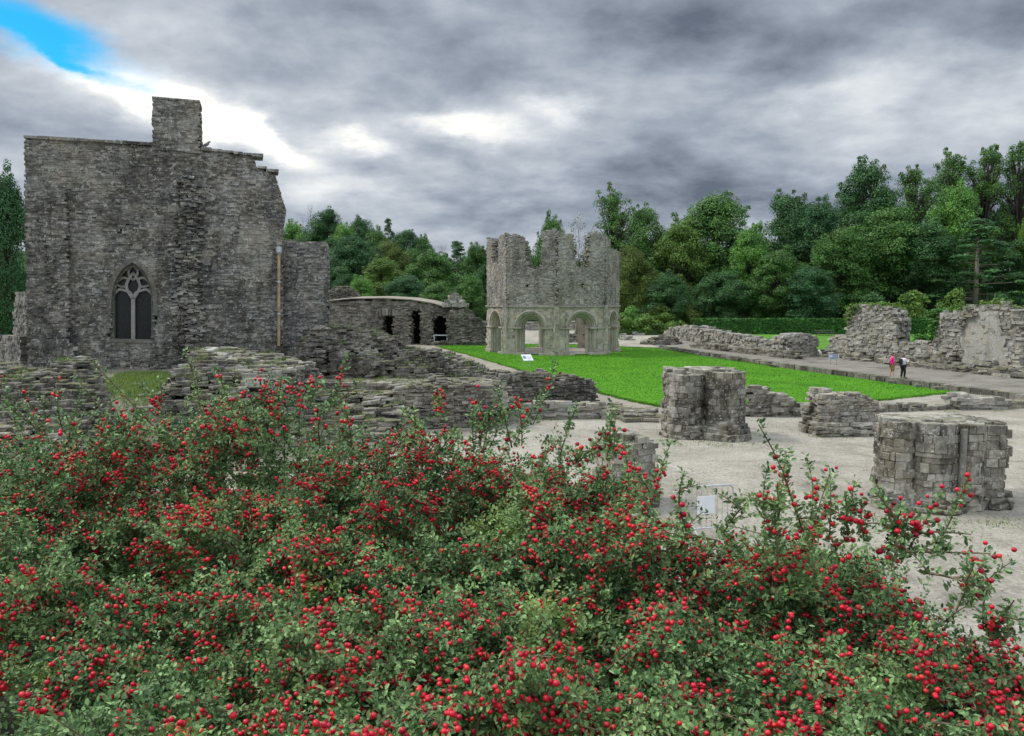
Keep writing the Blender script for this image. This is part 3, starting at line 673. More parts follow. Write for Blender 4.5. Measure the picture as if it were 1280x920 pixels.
ruin("pier_stump", "square dark pier stump half hidden behind the berry shrub", "pier", M['pier'], P(798, 660, 20), pier_bush, .015, "pier stumps on the gravel")
pxwall("low_wall", "short stepped rubble wall joined to the right of the lawn corner pier", G(936, 521), G(1004, 521), [(936, 486), (950, 484), (962, 488), (968, 493), (985, 493), (992, 498), (996, 508), (1020, 510), (1020, 522), (936, 522)], .9, M['pier'], noise=.05, sl=(.25, .6), jit=.07)
pxwall("low_wall", "low kerb wall along the near edge of the lawn", G(996, 520), G(1190, 512), [(1000, 514), (1060, 512), (1110, 508), (1196, 506), (1198, 513), (996, 521)], .5, M['pier'], noise=.04, sl=(.3, .8), jit=.06)
pxwall("low_wall", "flat topped pale wall stub at the right end of the lawn", G(1196, 513), G(1262, 512), [(1200, 501), (1208, 496), (1250, 496), (1260, 503), (1262, 513), (1196, 514)], 1.1, M['pale'], noise=.03, sl=(.3, .8), jit=.06)
pxwall("low_wall", "last low stretch of kerb wall running out at the right edge", G(1262, 511), G(1340, 508), [(1262, 503), (1340, 500), (1340, 509), (1262, 512)], .6, M['pier'], noise=.04, sl=(.3, .8), jit=.06)

# ================================================================== RIGHT RUINS along the walkway
kl = [(826, 435.5), (975, 459), (1100, 476), (1203, 490), (1340, 509)]
def kerb(mb):
    for (a, b) in zip(kl[:-1], kl[1:]):
        A, B = G(*a), G(*b); L = np.linalg.norm(B - A); n = int(L / .7); an = math.atan2(B[1] - A[1], B[0] - A[0])
        for i in range(n):
            p = A + (B - A) * (i + .5) / n; mb.box((p[0] + rng.uniform(-.04, .04), p[1] + rng.uniform(-.05, .05), .15), (L / n * .98, rng.uniform(.4, .6), rng.uniform(.3, .42)), an + rng.uniform(-.05, .05))
            if R_.random() < .18: mb.box((p[0] - .3, p[1] - .5, .08), (rng.uniform(.3, .7), .35, .18), rng.uniform(0, 3))
ruin("stone_kerb", "dark low stone kerb along the far right edge of the lawn", "kerb", M['slate'], G(1000, 462), kerb)
pxwall("rubble_wall", "long low pale rubble wall running from the hedge towards the walkway", G(828, 421), G(994, 446.5), [(832, 412), (846, 408), (870, 409), (910, 417), (950, 424), (986, 430), (994, 447), (828, 421)], 1.4, M['pale'], noise=.1, sl=(.35, .9), ch=(.16, .3), jit=.12, dw=.5)
pxwall("wall_block", "square pale rubble block ending the long low wall", G(988, 447), G(1023, 445), [(990, 420), (1005, 417), (1021, 419), (1023, 446), (988, 448)], 2.0, M['pale'], noise=.05, sl=(.3, .8), ch=(.14, .26), jit=.08)
gA, gB = G(1034, 444), G(1276, 469)
pxwall("ruined_wall", "narrow ivy capped stump of ruined wall, left of the two tall ones", gA, gB, [(1036, 420), (1057, 419), (1059, 400), (1059, 383), (1087, 381), (1108, 384), (1116, 390), (1119, 400), (1121, 424), (1121, 450), (1034, 446)], 1.3, M['pale'], noise=.08, sl=(.25, .7), ch=(.12, .24), jit=.08)
pxwall("low_wall", "low grey wall joining the two tall ruined stumps behind the walkers", gA, gB, [(1120, 427), (1145, 426), (1170, 430), (1172, 455), (1120, 452)], 1.1, M['pale'], noise=.07, sl=(.25, .7), ch=(.12, .24), jit=.08, w0=.05)
FT = Frame(gA, gB)
rw = thing("ruined_wall", FT.W(FT.px(1220, 440)[0], .6, 0), "broad tall ruined wall with smooth pale plaster patch, at the right edge", "wall")
mb = MB(); wallpx(mb, FT, [(1168, 420), (1171, 392), (1198, 389), (1210, 383), (1224, 380), (1250, 380), (1264, 386), (1274, 400), (1278, 418), (1273, 431), (1275, 455), (1272, 470), (1166, 458)], 1.4, z0=0, noise=.09, sl=(.25, .7), ch=(.12, .24), jit=.09); mb.build("wall", M['pale'], rw)
mb = MB(); pq = arc([(1205, 400), (1213, 390), (1230, 388), (1246, 394), (1252, 408), (1257, 425), (1254, 440), (1262, 455), (1256, 465), (1236, 462), (1215, 461), (1203, 455), (1206, 440), (1201, 425), (1205, 400)], 5)[:-1]
q = [FT.px(u + rng.uniform(-1, 1), v + rng.uniform(-1, 1)) for u, v in pq]; n = len(q)
mb.add([FT.W(a, -.075, z) for a, z in q] + [FT.W(a, .2, z) for a, z in q], [tuple(range(n))] + [(i, i + n, (i + 1) % n + n, (i + 1) % n) for i in range(n)])
mb.build("plaster_patch", stone_mat("lime_plaster", (.22, .21, .19), (.33, .32, .295), (.44, .43, .4), .5, 0, .6, ri_w=0), rw)
mb = MB(); wallpx(mb, FT, [(1199, 408), (1206, 392), (1222, 386), (1224, 391), (1208, 400), (1206, 412)], .35, w0=-.3, noise=.1, jit=.08); mb.build("arch_springer", M['pier'], rw)
def foot(mb):
    L_ = FT.L + 7; s0 = FT.px(1040, 450)[0]
    def ins(s, w, z): return (s > s0) & (s < L_) & (w > -2.3) & (w < .1) & (z < np.where(w > -1.1, .75, .4) * (.85 + .3 * np.sin(s * .9) * np.sin(s * 2.3 + w)) - np.where((np.sin(s * 1.3 + 2 * w) > .8), .3, 0) - .25 * np.clip(10 - s, 0, 1))
    masonry(mb, FT, ins, (s0, L_, -2.3, .1, 0, 1.1), sl=(.3, 1.0), dw=.5, ch=(.12, .2), jit=.09, rough=1.5)
ruin("stone_footing", "broken stepped footing stones at the foot of the tall ruined walls", "stones", M['slatep'], FT.W(FT.L * .6, -1.4, 0), foot)
pxwall("wall_block", "knee high rubble stub on the walkway just right of the walkers", G(1150, 457), G(1188, 461), [(1150, 442), (1172, 440), (1187, 443), (1188, 460), (1150, 457)], 1.2, M['pier'], noise=.06, jit=.07)
pxwall("rubble_wall", "low walkway wall with a flat slab top between kerb and long pale wall", G(860, 434), G(990, 449), [(866, 430), (900, 430), (965, 437), (990, 441), (992, 449), (862, 434)], 1.1, M['slatep'], noise=.05, sl=(.4, 1), ch=(.12, .22), jit=.07)
def hp(n, u0, u1, v, hh):
    def fn(mb):
        a, b = G(u0, v), G(u1, v); cx, hw = (a[0] + b[0]) / 2, (b[0] - a[0]) / 2
        heap(mb, lambda x, y: hh * (1 - ((x - cx) / hw) ** 2) - .25 * np.abs(y - a[1]) + .1 * vnoise(x, y, 2), (a[0], b[0], a[1] - 2, a[1] + 2), sl=(.4, 1.1), ch=(.12, .26), jit=.12, zmax=2)
    return fn
ruin("stone_heap", "flat dark heap of stones on the gravel right of the octagonal tower", "stones", M['slate'], G(826, 429), hp(0, 803, 852, 430, 1.0))
ruin("stone_heap", "smaller pale heap of stones beside the long low wall", "stones", M['slatep'], G(890, 434), hp(0, 868, 906, 433, .8))
for i, (u, v, s_, lb) in enumerate([(776, 422, .5, "single boulder on gravel nearest the octagonal tower"), (785, 425, .45, "single boulder on gravel second from the octagonal tower"), (796, 419, .4, "single small boulder near the bank wall behind the tower")]):
    p = G(u, v); mb = MB(); heap(mb, lambda x, y: s_ - .5 * ((x - p[0]) ** 2 + (y - p[1]) ** 2), (p[0] - 1, p[0] + 1, p[1] - 1, p[1] + 1), sl=(.5, .9), dw=.6, ch=(.2, .3), jit=.14, zmax=1)
    setp(mb.build("boulder", M['pale'], loc=p), lb, "boulder")
pxwall("bank_wall", "dark retaining wall under the grassy bank behind the octagonal tower", G(764, 411), G(870, 411), [(764, 401), (800, 402), (834, 404), (870, 406), (872, 412), (762, 412)], 1.2, M['slate'], noise=.06, sl=(.4, 1), ch=(.15, .3), jit=.08)
# courtyard remains seen through the arches
pxwall("low_wall", "low courtyard wall seen through the arches of the octagonal tower", G(640, 413), G(760, 413), [(640, 403), (690, 402), (760, 404), (760, 414), (640, 414)], 1.0, M['pale'], noise=.05, sl=(.4, 1), ch=(.15, .3), jit=.08)
mb = MB(); a = G(706, 428); 
for u in (707, 721, 731): p = G(u, 428); ring(mb, p[:2], .28, 0, 2.6, .3, (.2, .4), .04)
heap(mb, lambda x, y: 1.0 + .2 * vnoise(x, y, 2), (a[0] - .4, a[0] + 3, a[1] - .6, a[1] + .6), zmax=1.4, sl=(.4, .8)); setp(mb.build("arcade_fragment", M['pier'], loc=a), "fragment of cloister arcade seen through the right hand arch of the tower", "ruin")
ruin("low_wall", "low dark footing wall at the back of the lawn left of the tower", "wall", M['slate'], G(570, 432), lambda mb: heap(mb, lambda x, y: .45 + .1 * vnoise(x, y, 2), (G(536, 431)[0], G(606, 431)[0], G(560, 431.5)[1] - .5, G(560, 431.5)[1] + .5), zmax=.8, sl=(.4, .9)))

# ================================================================== STREET FURNITURE
def info_sign(u, v, rz, label, sz=1.0, nm="info_sign", dk=None):
    p = G(u, v); o = thing(nm, p, label, "sign"); c, s = math.cos(rz), math.sin(rz)
    L = lambda x, y, z: p + np.array([x * c - y * s, x * s + y * c, z])
    for x in (-.3, .3):
        mb = MB(); mb.tube([L(x * sz, .08, 0), L(x * sz, .08, .75 * sz)], .028, 8); mb.tube([L(x * sz, .08, .75 * sz), L(x * sz, -.02, .82 * sz)], .028, 8); mb.build("post", M['steel'], o)
    mb = MB(); mb.box(L(0, 0, .88 * sz), (.98 * sz, .74 * sz, .03), rz, .75); mb.build("frame", M['steel'], o)
    pn = MB(); nn = np.array([s * math.sin(.75), -c * math.sin(.75), math.cos(.75)]); pn.box(L(0, 0, .88 * sz) + nn * .02, (.92 * sz, .68 * sz, .012), rz, .75); pa = pn.build("panel", dk or M['white'], o)
    mb = MB()
    tl = np.array([-s * math.cos(.75), c * math.cos(.75), math.sin(.75)]); ax = np.array([c, s, 0])
    for i in range(5):
        q = L(0, 0, .88 * sz) + nn * .0285 + tl * (.1 - .08 * i) * sz + ax * (.14 * sz); mb.box(q, (.5 * sz * (1, .9, .96, .8, .6)[i], .022 * sz, .004), rz, .75)
    mb.box(L(0, 0, .88 * sz) + nn * .0285 - ax * .27 * sz + tl * .03, (.28 * sz, .36 * sz, .004), rz, .75); mb.build("print", M['ink'], pa)
    return o
info_sign(659, 460, .5, "white tilted information panel on the lawn before the octagonal tower", .9)
info_sign(1042, 456, -.3, "pale blue grey information stand on the walkway in front of the ruins", .75, dk=plain('faded_blue_panel', (.08, .1, .12), .7))
def barrier(p, rz, W, label, plates, blue=False):
    o = thing("crowd_barrier", p, label, "barrier"); c, s = math.cos(rz), math.sin(rz)
    L = lambda x, y, z: p + np.array([x * c - y * s, x * s + y * c, z])
    mb = MB(); h = 1.1; r = .12
    mb.tube([L(-W / 2, 0, .15)] + [L(-W / 2, 0, h - r)] + [L(-W / 2 + r - r * math.cos(t), 0, h - r + r * math.sin(t)) for t in (.5, 1.05, 1.57)] + [L(W / 2 - r + r * math.sin(t), 0, h - r + r * math.cos(t)) for t in (0, .5, 1.05, 1.57)] + [L(W / 2, 0, .15), L(-W / 2, 0, .15)], .019, 8)
    mb.build("frame", M['steel'], o)
    mb = MB()
    n = int(W / .12)
    for i in range(1, n): mb.tube([L(-W / 2 + W * i / n, 0, .15), L(-W / 2 + W * i / n, 0, h)], .007, 5)
    mb.build("bars", M['steel'], o)
    for x in (-W / 2 + .2, W / 2 - .2):
        mb = MB(); mb.tube([L(x, -.3, .02), L(x, -.24, .06), L(x, 0, .15), L(x, .24, .06), L(x, .3, .02)], .018, 6); mb.build("foot", M['steel'], o)
    for x, z, w, hh, mt in plates:
        mb = MB(); mb.box(L(x, -.03, z), (w, .012, hh), rz); mb.build("plate", mt, o)
    return o
barrier(G(886, 668), .25, 1.15, "galvanised crowd barrier with a white notice behind the berry shrub", [(-.1, .68, .42, .4, M['white'])])
barrier(P(468, 424, 70) * np.array([1, 1, 0]) + np.array([0, 0, 1.0]), .1, 1.9, "far crowd barrier with white and blue plates before the vaulted range", [(-.55, .65, .55, .75, M['white']), (.1, .65, .6, .75, M['white']), (.68, .8, .4, .5, M['blue'])])
setp(MB.build((lambda m: (m.box(P(468, 424, 70) * np.array([1, 1, 0]) + np.array([0, .2, .5]), (4.4, 3.0, 1.0)), m)[1])(MB()), "stone_platform", M['slate'], loc=P(468, 424, 70) * np.array([1, 1, 0]), bevel=.1), "low stone platform under the far crowd barrier", "platform")
# bench by the vaulted doorway
p = G(551, 431); o = thing("bench", p, "pale metal framed perch bench before the right doorway of the vaulted range", "bench")
mb = MB(); mb.box(p + np.array([0, 0, 1.12]), (1.75, .4, .12)); mb.build("seat", plain('pale_grey_metal', (.42, .44, .45), .6), o)
for x in (-.75, .75): mb = MB(); mb.box(p + np.array([x, 0, .53]), (.14, .3, 1.06)); mb.build("leg", M['steel'], o)
def picnic(p, label):
    o = thing("picnic_table", p, label, "table", "picnic tables by the hedge")
    mb = MB()
    for k in range(4): mb.box(p + np.array([0, -.33 + .22 * k, .76]), (2.6, .2, .05))
    mb.build("table_top", M['wood'], o)
    for y in (-.75, .75): mb = MB(); mb.box(p + np.array([0, y, .45]), (2.6, .28, .05)); mb.build("seat", M['wood'], o)
    for x in (-.9, .9):
        mb = MB()
        for sg in (-1, 1): mb.tube([p + np.array([x, sg * .7, 0]), p + np.array([x, sg * .2, .74])], .05, 6)
        mb.box(p + np.array([x, 0, .4]), (.06, 1.7, .1)); mb.build("leg", M['wood'], o)
picnic(G(922, 416.3), "weathered picnic table at the middle of the clipped hedge")
picnic(G(1030, 419.5), "weathered picnic table beside the ivy capped wall stump")

# ================================================================== PEOPLE
def skin_chain(name, verts, edges, mat, parent, root=0, sub=2):
    me = bpy.data.meshes.new(name); off = wl(parent)
    me.from_pydata([tuple(np.array(v[:3]) - off) for v in verts], edges, []); me.update()
    o = bpy.data.objects.new(name, me); COL.objects.link(o); o.parent = parent
    md = o.modifiers.new("skin", "SKIN"); md.use_smooth_shade = True
    sv = me.skin_vertices[0].data
    for i, v in enumerate(verts):
        r = v[3]; sv[i].radius = r if isinstance(r, tuple) else (r, r)
    sv[root].use_root = True
    s2 = o.modifiers.new("sub", "SUBSURF"); s2.levels = sub; s2.render_levels = sub
    me.materials.append(mat); return o
SKIN = plain("skin", (.5, .3, .22), .55, 0, .05); SHOE_W = plain("white_trainers", (.7, .68, .66)); SHOE_B = plain("black_shoes", (.02, .02, .02))
def person(p, rz, H, label, arm, top_mat, leg_mat, shorts, shoe_mat, hair_mat, stride=.05, bag=None, hold=None, jacket_len=.0):
    o = thing("person", p, label, "person"); k = H / 1.72; c, s = math.cos(rz), math.sin(rz)
    L = lambda x, y, z: p + k * np.array([x * c - y * s, x * s + y * c, z])     # local: +y is forward
    J = {'pel': (0, 0, .93), 'sp': (0, .01, 1.1), 'ch': (0, .0, 1.3), 'nk': (0, .01, 1.47), 'hd': (0, .04, 1.58), 'ht': (0, .045, 1.66)}
    for sg, n in ((-1, 'l'), (1, 'r')):
        st = stride * sg
        J['hip' + n] = (.09 * sg, 0, .88); J['kn' + n] = (.1 * sg, st + .03, .49); J['an' + n] = (.1 * sg, st * 1.8 - .02, .08); J['toe' + n] = (.115 * sg, st * 1.8 + .15, .035)
        J['sh' + n] = (.18 * sg, 0, 1.39); J['el' + n], J['wr' + n], J['pa' + n] = arm(sg)
    V = []; E = []; I = {}
    def v(n, r): I[n] = len(V); V.append((*L(*J[n]), r if isinstance(r, tuple) else r * k)); return I[n]
    def e(a, b): E.append((I[a], I[b]))
    v('pel', .12 * 1.0); v('sp', .115); v('ch', .135); v('nk', .055); v('hd', .088); v('ht', .07)
    for a, b in (('pel', 'sp'), ('sp', 'ch'), ('ch', 'nk'), ('nk', 'hd'), ('hd', 'ht')): e(a, b)
    for n in 'lr':
        for q, r in (('hip', .085), ('kn', .055), ('an', .04), ('toe', .035), ('sh', .055), ('el', .042), ('wr', .028), ('pa', .034)): v(q + n, r)
        e('pel', 'hip' + n); e('hip' + n, 'kn' + n); e('kn' + n, 'an' + n); e('an' + n, 'toe' + n); e('ch', 'sh' + n); e('sh' + n, 'el' + n); e('el' + n, 'wr' + n); e('wr' + n, 'pa' + n)
        w_, pa = np.array(J['wr' + n]), np.array(J['pa' + n]); d = (pa - w_) / (np.linalg.norm(pa - w_) + 1e-6); sd = np.cross(d, (0, 1, 0.3)); sd /= np.linalg.norm(sd) + 1e-6
        for f_ in range(5):              # five fingers, each a short bent chain
            off = (f_ - 1.5) * .02; ln = (.06, .07, .075, .065)[f_] if f_ < 4 else .05
            b0 = pa + sd * off + d * .02 if f_ < 4 else pa - sd * .035
            J['f0'] = tuple(b0); J['f1'] = tuple(b0 + d * ln * .6 + sd * (0 if f_ < 4 else -.02)); J['f2'] = tuple(b0 + d * ln * .9 + np.array((0, 0.02, -.02)))
            i0 = v('f0', .009); i1 = v('f1', .0085); i2 = v('f2', .007); E.append((I['pa' + n], i0)); E.append((i0, i1)); E.append((i1, i2))
    skin_chain("body", V, E, SKIN, o)
    # face: nose, eyes, mouth, ears as part of one small piece
    mb = MB()
    mb.tube([L(0, .125, 1.6), L(0, .15, 1.56)], .012 * k, 5)
    for sg in (-1, 1): mb.tube([L(.03 * sg, .12, 1.6), L(.03 * sg, .13, 1.6)], .009 * k, 5); mb.tube([L(.088 * sg, .03, 1.6), L(.1 * sg, .03, 1.56)], .018 * k, 5)
    mb.tube([L(-.02, .125, 1.53), L(.02, .125, 1.53)], .006 * k, 5); mb.lathe(L(0, .05, 1.5), [(.04 * k, 0), (.08 * k, .03), (.088 * k, .1), (.07 * k, .14)], 10); mb.build("face", SKIN, o, smooth=True)
    # hair
    mb = MB(); mb.lathe(L(0, .02, 1.56), [(.07 * k, -.05 * k), (.098 * k, 0), (.1 * k, .06 * k), (.085 * k, .115 * k), (.04 * k, .15 * k)], 12); mb.build("hair", hair_mat, o, smooth=True)
    # top
    T = []; TE = []
    def tv(n, r): T.append((*L(*n), r * k)); return len(T) - 1
    a0 = tv((0, .0, .86 - jacket_len), .165); a1 = tv((0, .01, 1.1), .15); a2 = tv((0, .0, 1.3), .165); a3 = tv((0, .01, 1.45), .085); TE += [(a0, a1), (a1, a2), (a2, a3)]
    for n in 'lr':
        b0 = tv(J['sh' + n], .08); b1 = tv(J['el' + n], .068); b2 = tv(tuple(np.array(J['wr' + n]) * .92 + np.array(J['el' + n]) * .08), .052); TE += [(a2, b0), (b0, b1), (b1, b2)]
    skin_chain("top", T, TE, top_mat, o)
    Q = []; QE = []
    def qv(n, r): Q.append((*L(*n), r * k)); return len(Q) - 1
    r0 = qv((0, 0, .9), .15); 
    for n in 'lr':
        h_ = qv(J['hip' + n], .105); kn = np.array(J['kn' + n]); k_ = qv(tuple(kn), .085 if not shorts else .095); QE += [(r0, h_), (h_, k_)]
        if not shorts: an = qv(tuple(np.array(J['an' + n]) + np.array((0, 0, .02))), .07); QE.append((k_, an))
    skin_chain("shorts" if shorts else "trousers", Q, QE, leg_mat, o)
    for n in 'lr':
        mb = MB(); a, t = np.array(J['an' + n]), np.array(J['toe' + n]); mb.tube([L(a[0], a[1] - .06, .045), L(*(a * (1, 1, 0) + (0, 0, .06))), L(t[0], t[1] - .03, .05), L(t[0], t[1] + .04, .035)], [.04 * k, .055 * k, .05 * k, .03 * k], 8); mb.build("shoe", shoe_mat, o, smooth=True)
    if bag:
        mb = MB(); mb.box(L(0, -.24, 1.22), (.3 * k, .16 * k, .42 * k), rz); mb.build("backpack", bag, o, bevel=.04)
    if hold:
        mb = MB(); q = (np.array(J['pal']) + np.array(J['par'])) / 2 + np.array((0, .06, .05)); mb.box(L(*q), (.15 * k, .015, .08 * k), rz); h = mb.build("phone", hold, None, loc=L(*q)); setp(h, "dark phone held up by the walker in the white top", "phone")
    return o
pp = G(1114.5, 473); w2 = G(1128.5, 473)
person(pp, rad(-125), 1.72, "walker in a bright pink jacket and tan shorts on the stone walkway", lambda sg: ((.25 * sg, -.08, 1.14), (.2 * sg, .06, .93), (.19 * sg, .1, .87)),
       plain("pink_jacket", (.85, .03, .3), .6), plain("tan_shorts", (.2, .15, .06), .8), True, SHOE_W, plain("dark_hair", (.03, .02, .015)), .08, jacket_len=.08)
person(w2, rad(-75), 1.6, "walker in a white top and black trousers holding up a phone", lambda sg: ((.2 * sg, .12, 1.16), (.1 * sg, .38, 1.3), (.06 * sg, .45, 1.34)),
       plain("white_top", (.72, .74, .8), .7), plain("black_trousers", (.015, .015, .018), .8), False, SHOE_B, plain("brown_hair", (.1, .06, .04)), .03, bag=plain("black_backpack", (.02, .02, .025)), hold=plain("phone_black", (.02, .02, .02), .3))

# ================================================================== TREES
def leaf_mat(name, dark, light, trans=.25, hue=None, objcol=True, rough=.55, nsc=6, pale=None):
    m, t, b = newmat(name); g = wpos(t)
    c = t.ramp(g.outputs['Random Per Island'], [(0, dark), (.7, tuple((a + b_) / 2 for a, b_ in zip(dark, light))), (1, light)])
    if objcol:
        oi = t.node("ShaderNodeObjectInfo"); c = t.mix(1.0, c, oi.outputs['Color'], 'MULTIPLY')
    n = t.noise(g.outputs['Position'], .45 if objcol else nsc, 3, .6); c = t.mix(1.0, c, t.ramp(n, [(.3, .6), (.7, 1.35)]), 'MULTIPLY')
    if pale: c = t.mix(t.m('MULTIPLY', t.rng(t.noise(g.outputs['Position'], 3.1, 3, .6, .3), .6, .72), .4), c, (.3, .38, .05))
    if pale: c = t.mix(t.m('MULTIPLY', t.rng(t.noise(g.outputs['Position'], 4.5, 4, .6, .4), .5, .66), .4), c, pale)
    t.link(c, b.inputs['Base Color']); b.inputs['Roughness'].default_value = rough; b.inputs['Specular IOR Level'].default_value = .3
    tr = t.node("ShaderNodeBsdfTranslucent"); t.link(c, tr.inputs[0]); ms = t.node("ShaderNodeMixShader"); ms.inputs[0].default_value = trans
    out = [n_ for n_ in m.node_tree.nodes if n_.type == 'OUTPUT_MATERIAL'][0]
    t.link(b.outputs[0], ms.inputs[1]); t.link(tr.outputs[0], ms.inputs[2]); t.link(ms.outputs[0], out.inputs[0]); return m
M['leaf'] = leaf_mat("tree_leaves", (.032, .082, .028), (.13, .225, .07))

def leafcloud(centers, radii, n_per, size, up=.35, flat=1.0, seed=0):
    """leaf-sized quads through the outer part of each clump; normals lean outward and up"""
    r = np.random.default_rng(seed); out = []
    for c, R, n in zip(centers, radii, n_per):
        d = r.normal(0, 1, (n, 3)); d /= np.linalg.norm(d, axis=1)[:, None]; d[:, 2] = np.where(r.random(n) < .7, np.abs(d[:, 2]), d[:, 2])
        rr = R * r.uniform(.35, 1.0, n) ** .6
        p = c + d * rr[:, None] * np.array([1, 1, flat])
        nrm = d + np.array([0, 0, up]) + r.normal(0, .45, (n, 3)); nrm /= np.linalg.norm(nrm, axis=1)[:, None]
        t = np.cross(nrm, r.normal(0, 1, (n, 3))); t /= np.linalg.norm(t, axis=1)[:, None]; b = np.cross(nrm, t)
        s = size * r.uniform(.6, 1.3, n)[:, None]
        out.append(np.stack([p - t * s, p + b * s * .55 - t * s * .1, p + t * s, p - b * s * .55 + t * s * .1], 1))
    return np.concatenate(out)
def quads(mb, Q, mi=0):
    N = len(Q); F = (np.arange(N * 4).reshape(N, 4) + mb.n).tolist(); mb.v.append(Q.reshape(-1, 3)); mb.f += F; mb.mi += [mi] * N; mb.n += N * 4

PROTO = {}
def proto_tree(key, H, Wd, kind, seed):
    """crown and trunk mesh in metres, base at the origin"""
    r = random.Random(seed); cr = MB(); tk = MB(); cs, rs, ns = [], [], []
    hw = Wd / 2
    if kind in ('full', 'open'):
        z0 = H * (.1 if kind == 'full' else .24); n = 110 if kind == 'full' else 84
        lob = [(r.uniform(0, 6.28), r.uniform(.25, .9), r.uniform(.72, 1.12)) for _ in range(9)]
        tries = 0
        while len(cs) < n and tries < 4000:
            tries += 1
            t = r.random() ** .75; a = r.uniform(0, 6.28); z = z0 + (H - z0) * t * .93
            env = hw * math.sqrt(max(.02, 1 - ((t - .42) / (.62 if t > .42 else .75)) ** 2))
            f = 1
            for la, lt, lv_ in lob:
                w = math.exp(-((t - lt) / .25) ** 2) * max(0, math.cos(a - la)) ** 3; f += (lv_ - .92) * w * 1.4
            q = r.uniform(.45, 1) if kind == 'full' else r.uniform(.2, 1)
            rad_ = r.uniform(.07, .19) * Wd * (1 if kind == 'full' else .75)
            x = max(0, env * f - rad_ * .6) * q
            cs.append(np.array((x * math.cos(a), x * math.sin(a), z))); rs.append(rad_); ns.append(int((400 if kind == 'full' else 210) * (rad_ / (.145 * Wd)) ** 2 + 30))
        for _ in range(44):
            j = r.randrange(len(cs)); d = Vector((cs[j][0], cs[j][1], (cs[j][2] - H * .45) * .9 + r.uniform(-3, 1.5))).normalized(); q = np.array(d) * rs[j] * r.uniform(.9, 1.35)
            cs.append(cs[j] + q); rs.append(Wd * r.uniform(.03, .065)); ns.append(70)
        tk.tube([(0, 0, -1), (.1, 0, H * .25), (-.1, .1, H * .5), (.1, -.1, H * .8)], [H * .018, H * .013, H * .008, H * .003], 8)
        for c in cs[::3 if kind == 'full' else 1]:
            zb = min(c[2] - H * .05, H * .75) * r.uniform(.55, .9); b = Vector((0, 0, max(zb, H * .12))); e = Vector(c)
            tk.tube([b, b.lerp(e, .5) + Vector((r.uniform(-.4, .4), r.uniform(-.4, .4), .2)), e], [H * .008, H * .005, H * .002], 5)
        Q = leafcloud(cs, rs, ns, .185 if kind == 'full' else .17, seed=seed)
    elif kind == 'pine':
        for i in range(46):
            t = (i + .5) / 46; z = H * (.22 + .75 * t); a = r.uniform(0, 6.28); x = hw * (1 - t) ** .7 * r.uniform(.35, 1) + .3
            cs.append(np.array((x * math.cos(a), x * math.sin(a), z))); rs.append(Wd * r.uniform(.08, .15)); ns.append(95)
            tk.tube([(0, 0, z - .3), (x * math.cos(a), x * math.sin(a), z)], [.1, .03], 5)
        tk.tube([(0, 0, -1), (0, 0, H * .5), (0, 0, H)], [H * .018, H * .012, .04], 8)
        Q = leafcloud(cs, rs, [n_ * 2 for n_ in ns], .2, flat=.45, seed=seed)
    elif kind == 'shrub':
        for i in range(26):
            a = r.uniform(0, 6.28); t = r.random(); x = hw * math.sqrt(max(0, 1 - t * t)) * r.uniform(.3, .85)
            cs.append(np.array((x * math.cos(a), x * math.sin(a), H * (.15 + .72 * t)))); rs.append(Wd * r.uniform(.13, .2)); ns.append(130)
        for i in range(6): tk.tube([(0, 0, -.3), tuple(cs[i] * .6), tuple(cs[i])], [.09, .05, .02], 5)
        Q = leafcloud(cs, rs, [n_ * 2 for n_ in ns], .18, seed=seed)
    else:                                # bare
        def br(b, d, L, w, k):
            e = b + d * L; tk.tube([b, b.lerp(e, .5) + Vector((r.uniform(-.1, .1) * L, r.uniform(-.1, .1) * L, 0)) * .5, e], [w, w * .75, w * .5], 5)
            if k:
                for _ in range(3): br(b.lerp(e, r.uniform(.5, 1)), (d + Vector((r.uniform(-.8, .8), r.uniform(-.8, .8), r.uniform(-.1, .6)))).normalized(), L * r.uniform(.55, .75), w * .5, k - 1)
        br(Vector((0, 0, -1)), Vector((0, 0, 1)), H * .5, H * .016, 5)
        for i in range(30):
            a = r.uniform(0, 6.28); cs.append(np.array((hw * .8 * r.random() * math.cos(a), hw * .8 * r.random() * math.sin(a), H * r.uniform(.55, 1)))); rs.append(.8); ns.append(9)
        Q = leafcloud(cs, rs, ns, .2, seed=seed)
    quads(cr, Q)
    c = cr.build("crown", M['leaf']); t = tk.build("trunk", M['barkpale'] if kind in ('pine', 'bare') else M['bark'], smooth=True)
    PROTO[key] = (c.data, t.data, H, Wd); bpy.data.objects.remove(c); bpy.data.objects.remove(t)
for i in range(4): proto_tree(('full', i), 20, 15, 'full', 20 + i)
for i in range(2): proto_tree(('open', i), 22, 13, 'open', 40 + i)
proto_tree(('pine', 0), 20, 11, 'pine', 60); proto_tree(('bare', 0), 18, 9, 'bare', 70)
for i in range(2): proto_tree(('shrub', i), 6, 7, 'shrub', 80 + i)
def tree(u, vtop, hw, D, key, tint, label, cat="tree", group=None, name=None, base=None):
    top = P(u, vtop, D); x, y = top[0], D; z = max(0.0, float(hillz(np.array(x), np.array(y)))) - .1 if base is None else base
    cm_, tm, H, Wd = PROTO[key]; sz = (top[2] - z) / H; sx = 2 * hw * D / 1000 / Wd
    o = thing(name or {'pine': 'pine_tree', 'shrub': 'shrub', 'bare': 'bare_tree'}.get(key[0], 'broadleaf_tree'), (x, y, z), label, cat, group)
    o.rotation_euler = (0, 0, R_.uniform(0, 6.28)); o.scale = (sx, sx * R_.uniform(.9, 1.1), sz)
    for n, d in (("trunk", tm), ("crown", cm_)):
        c = bpy.data.objects.new(n, d); COL.objects.link(c); c.parent = o; c.color = (*tint, 1)
    return o
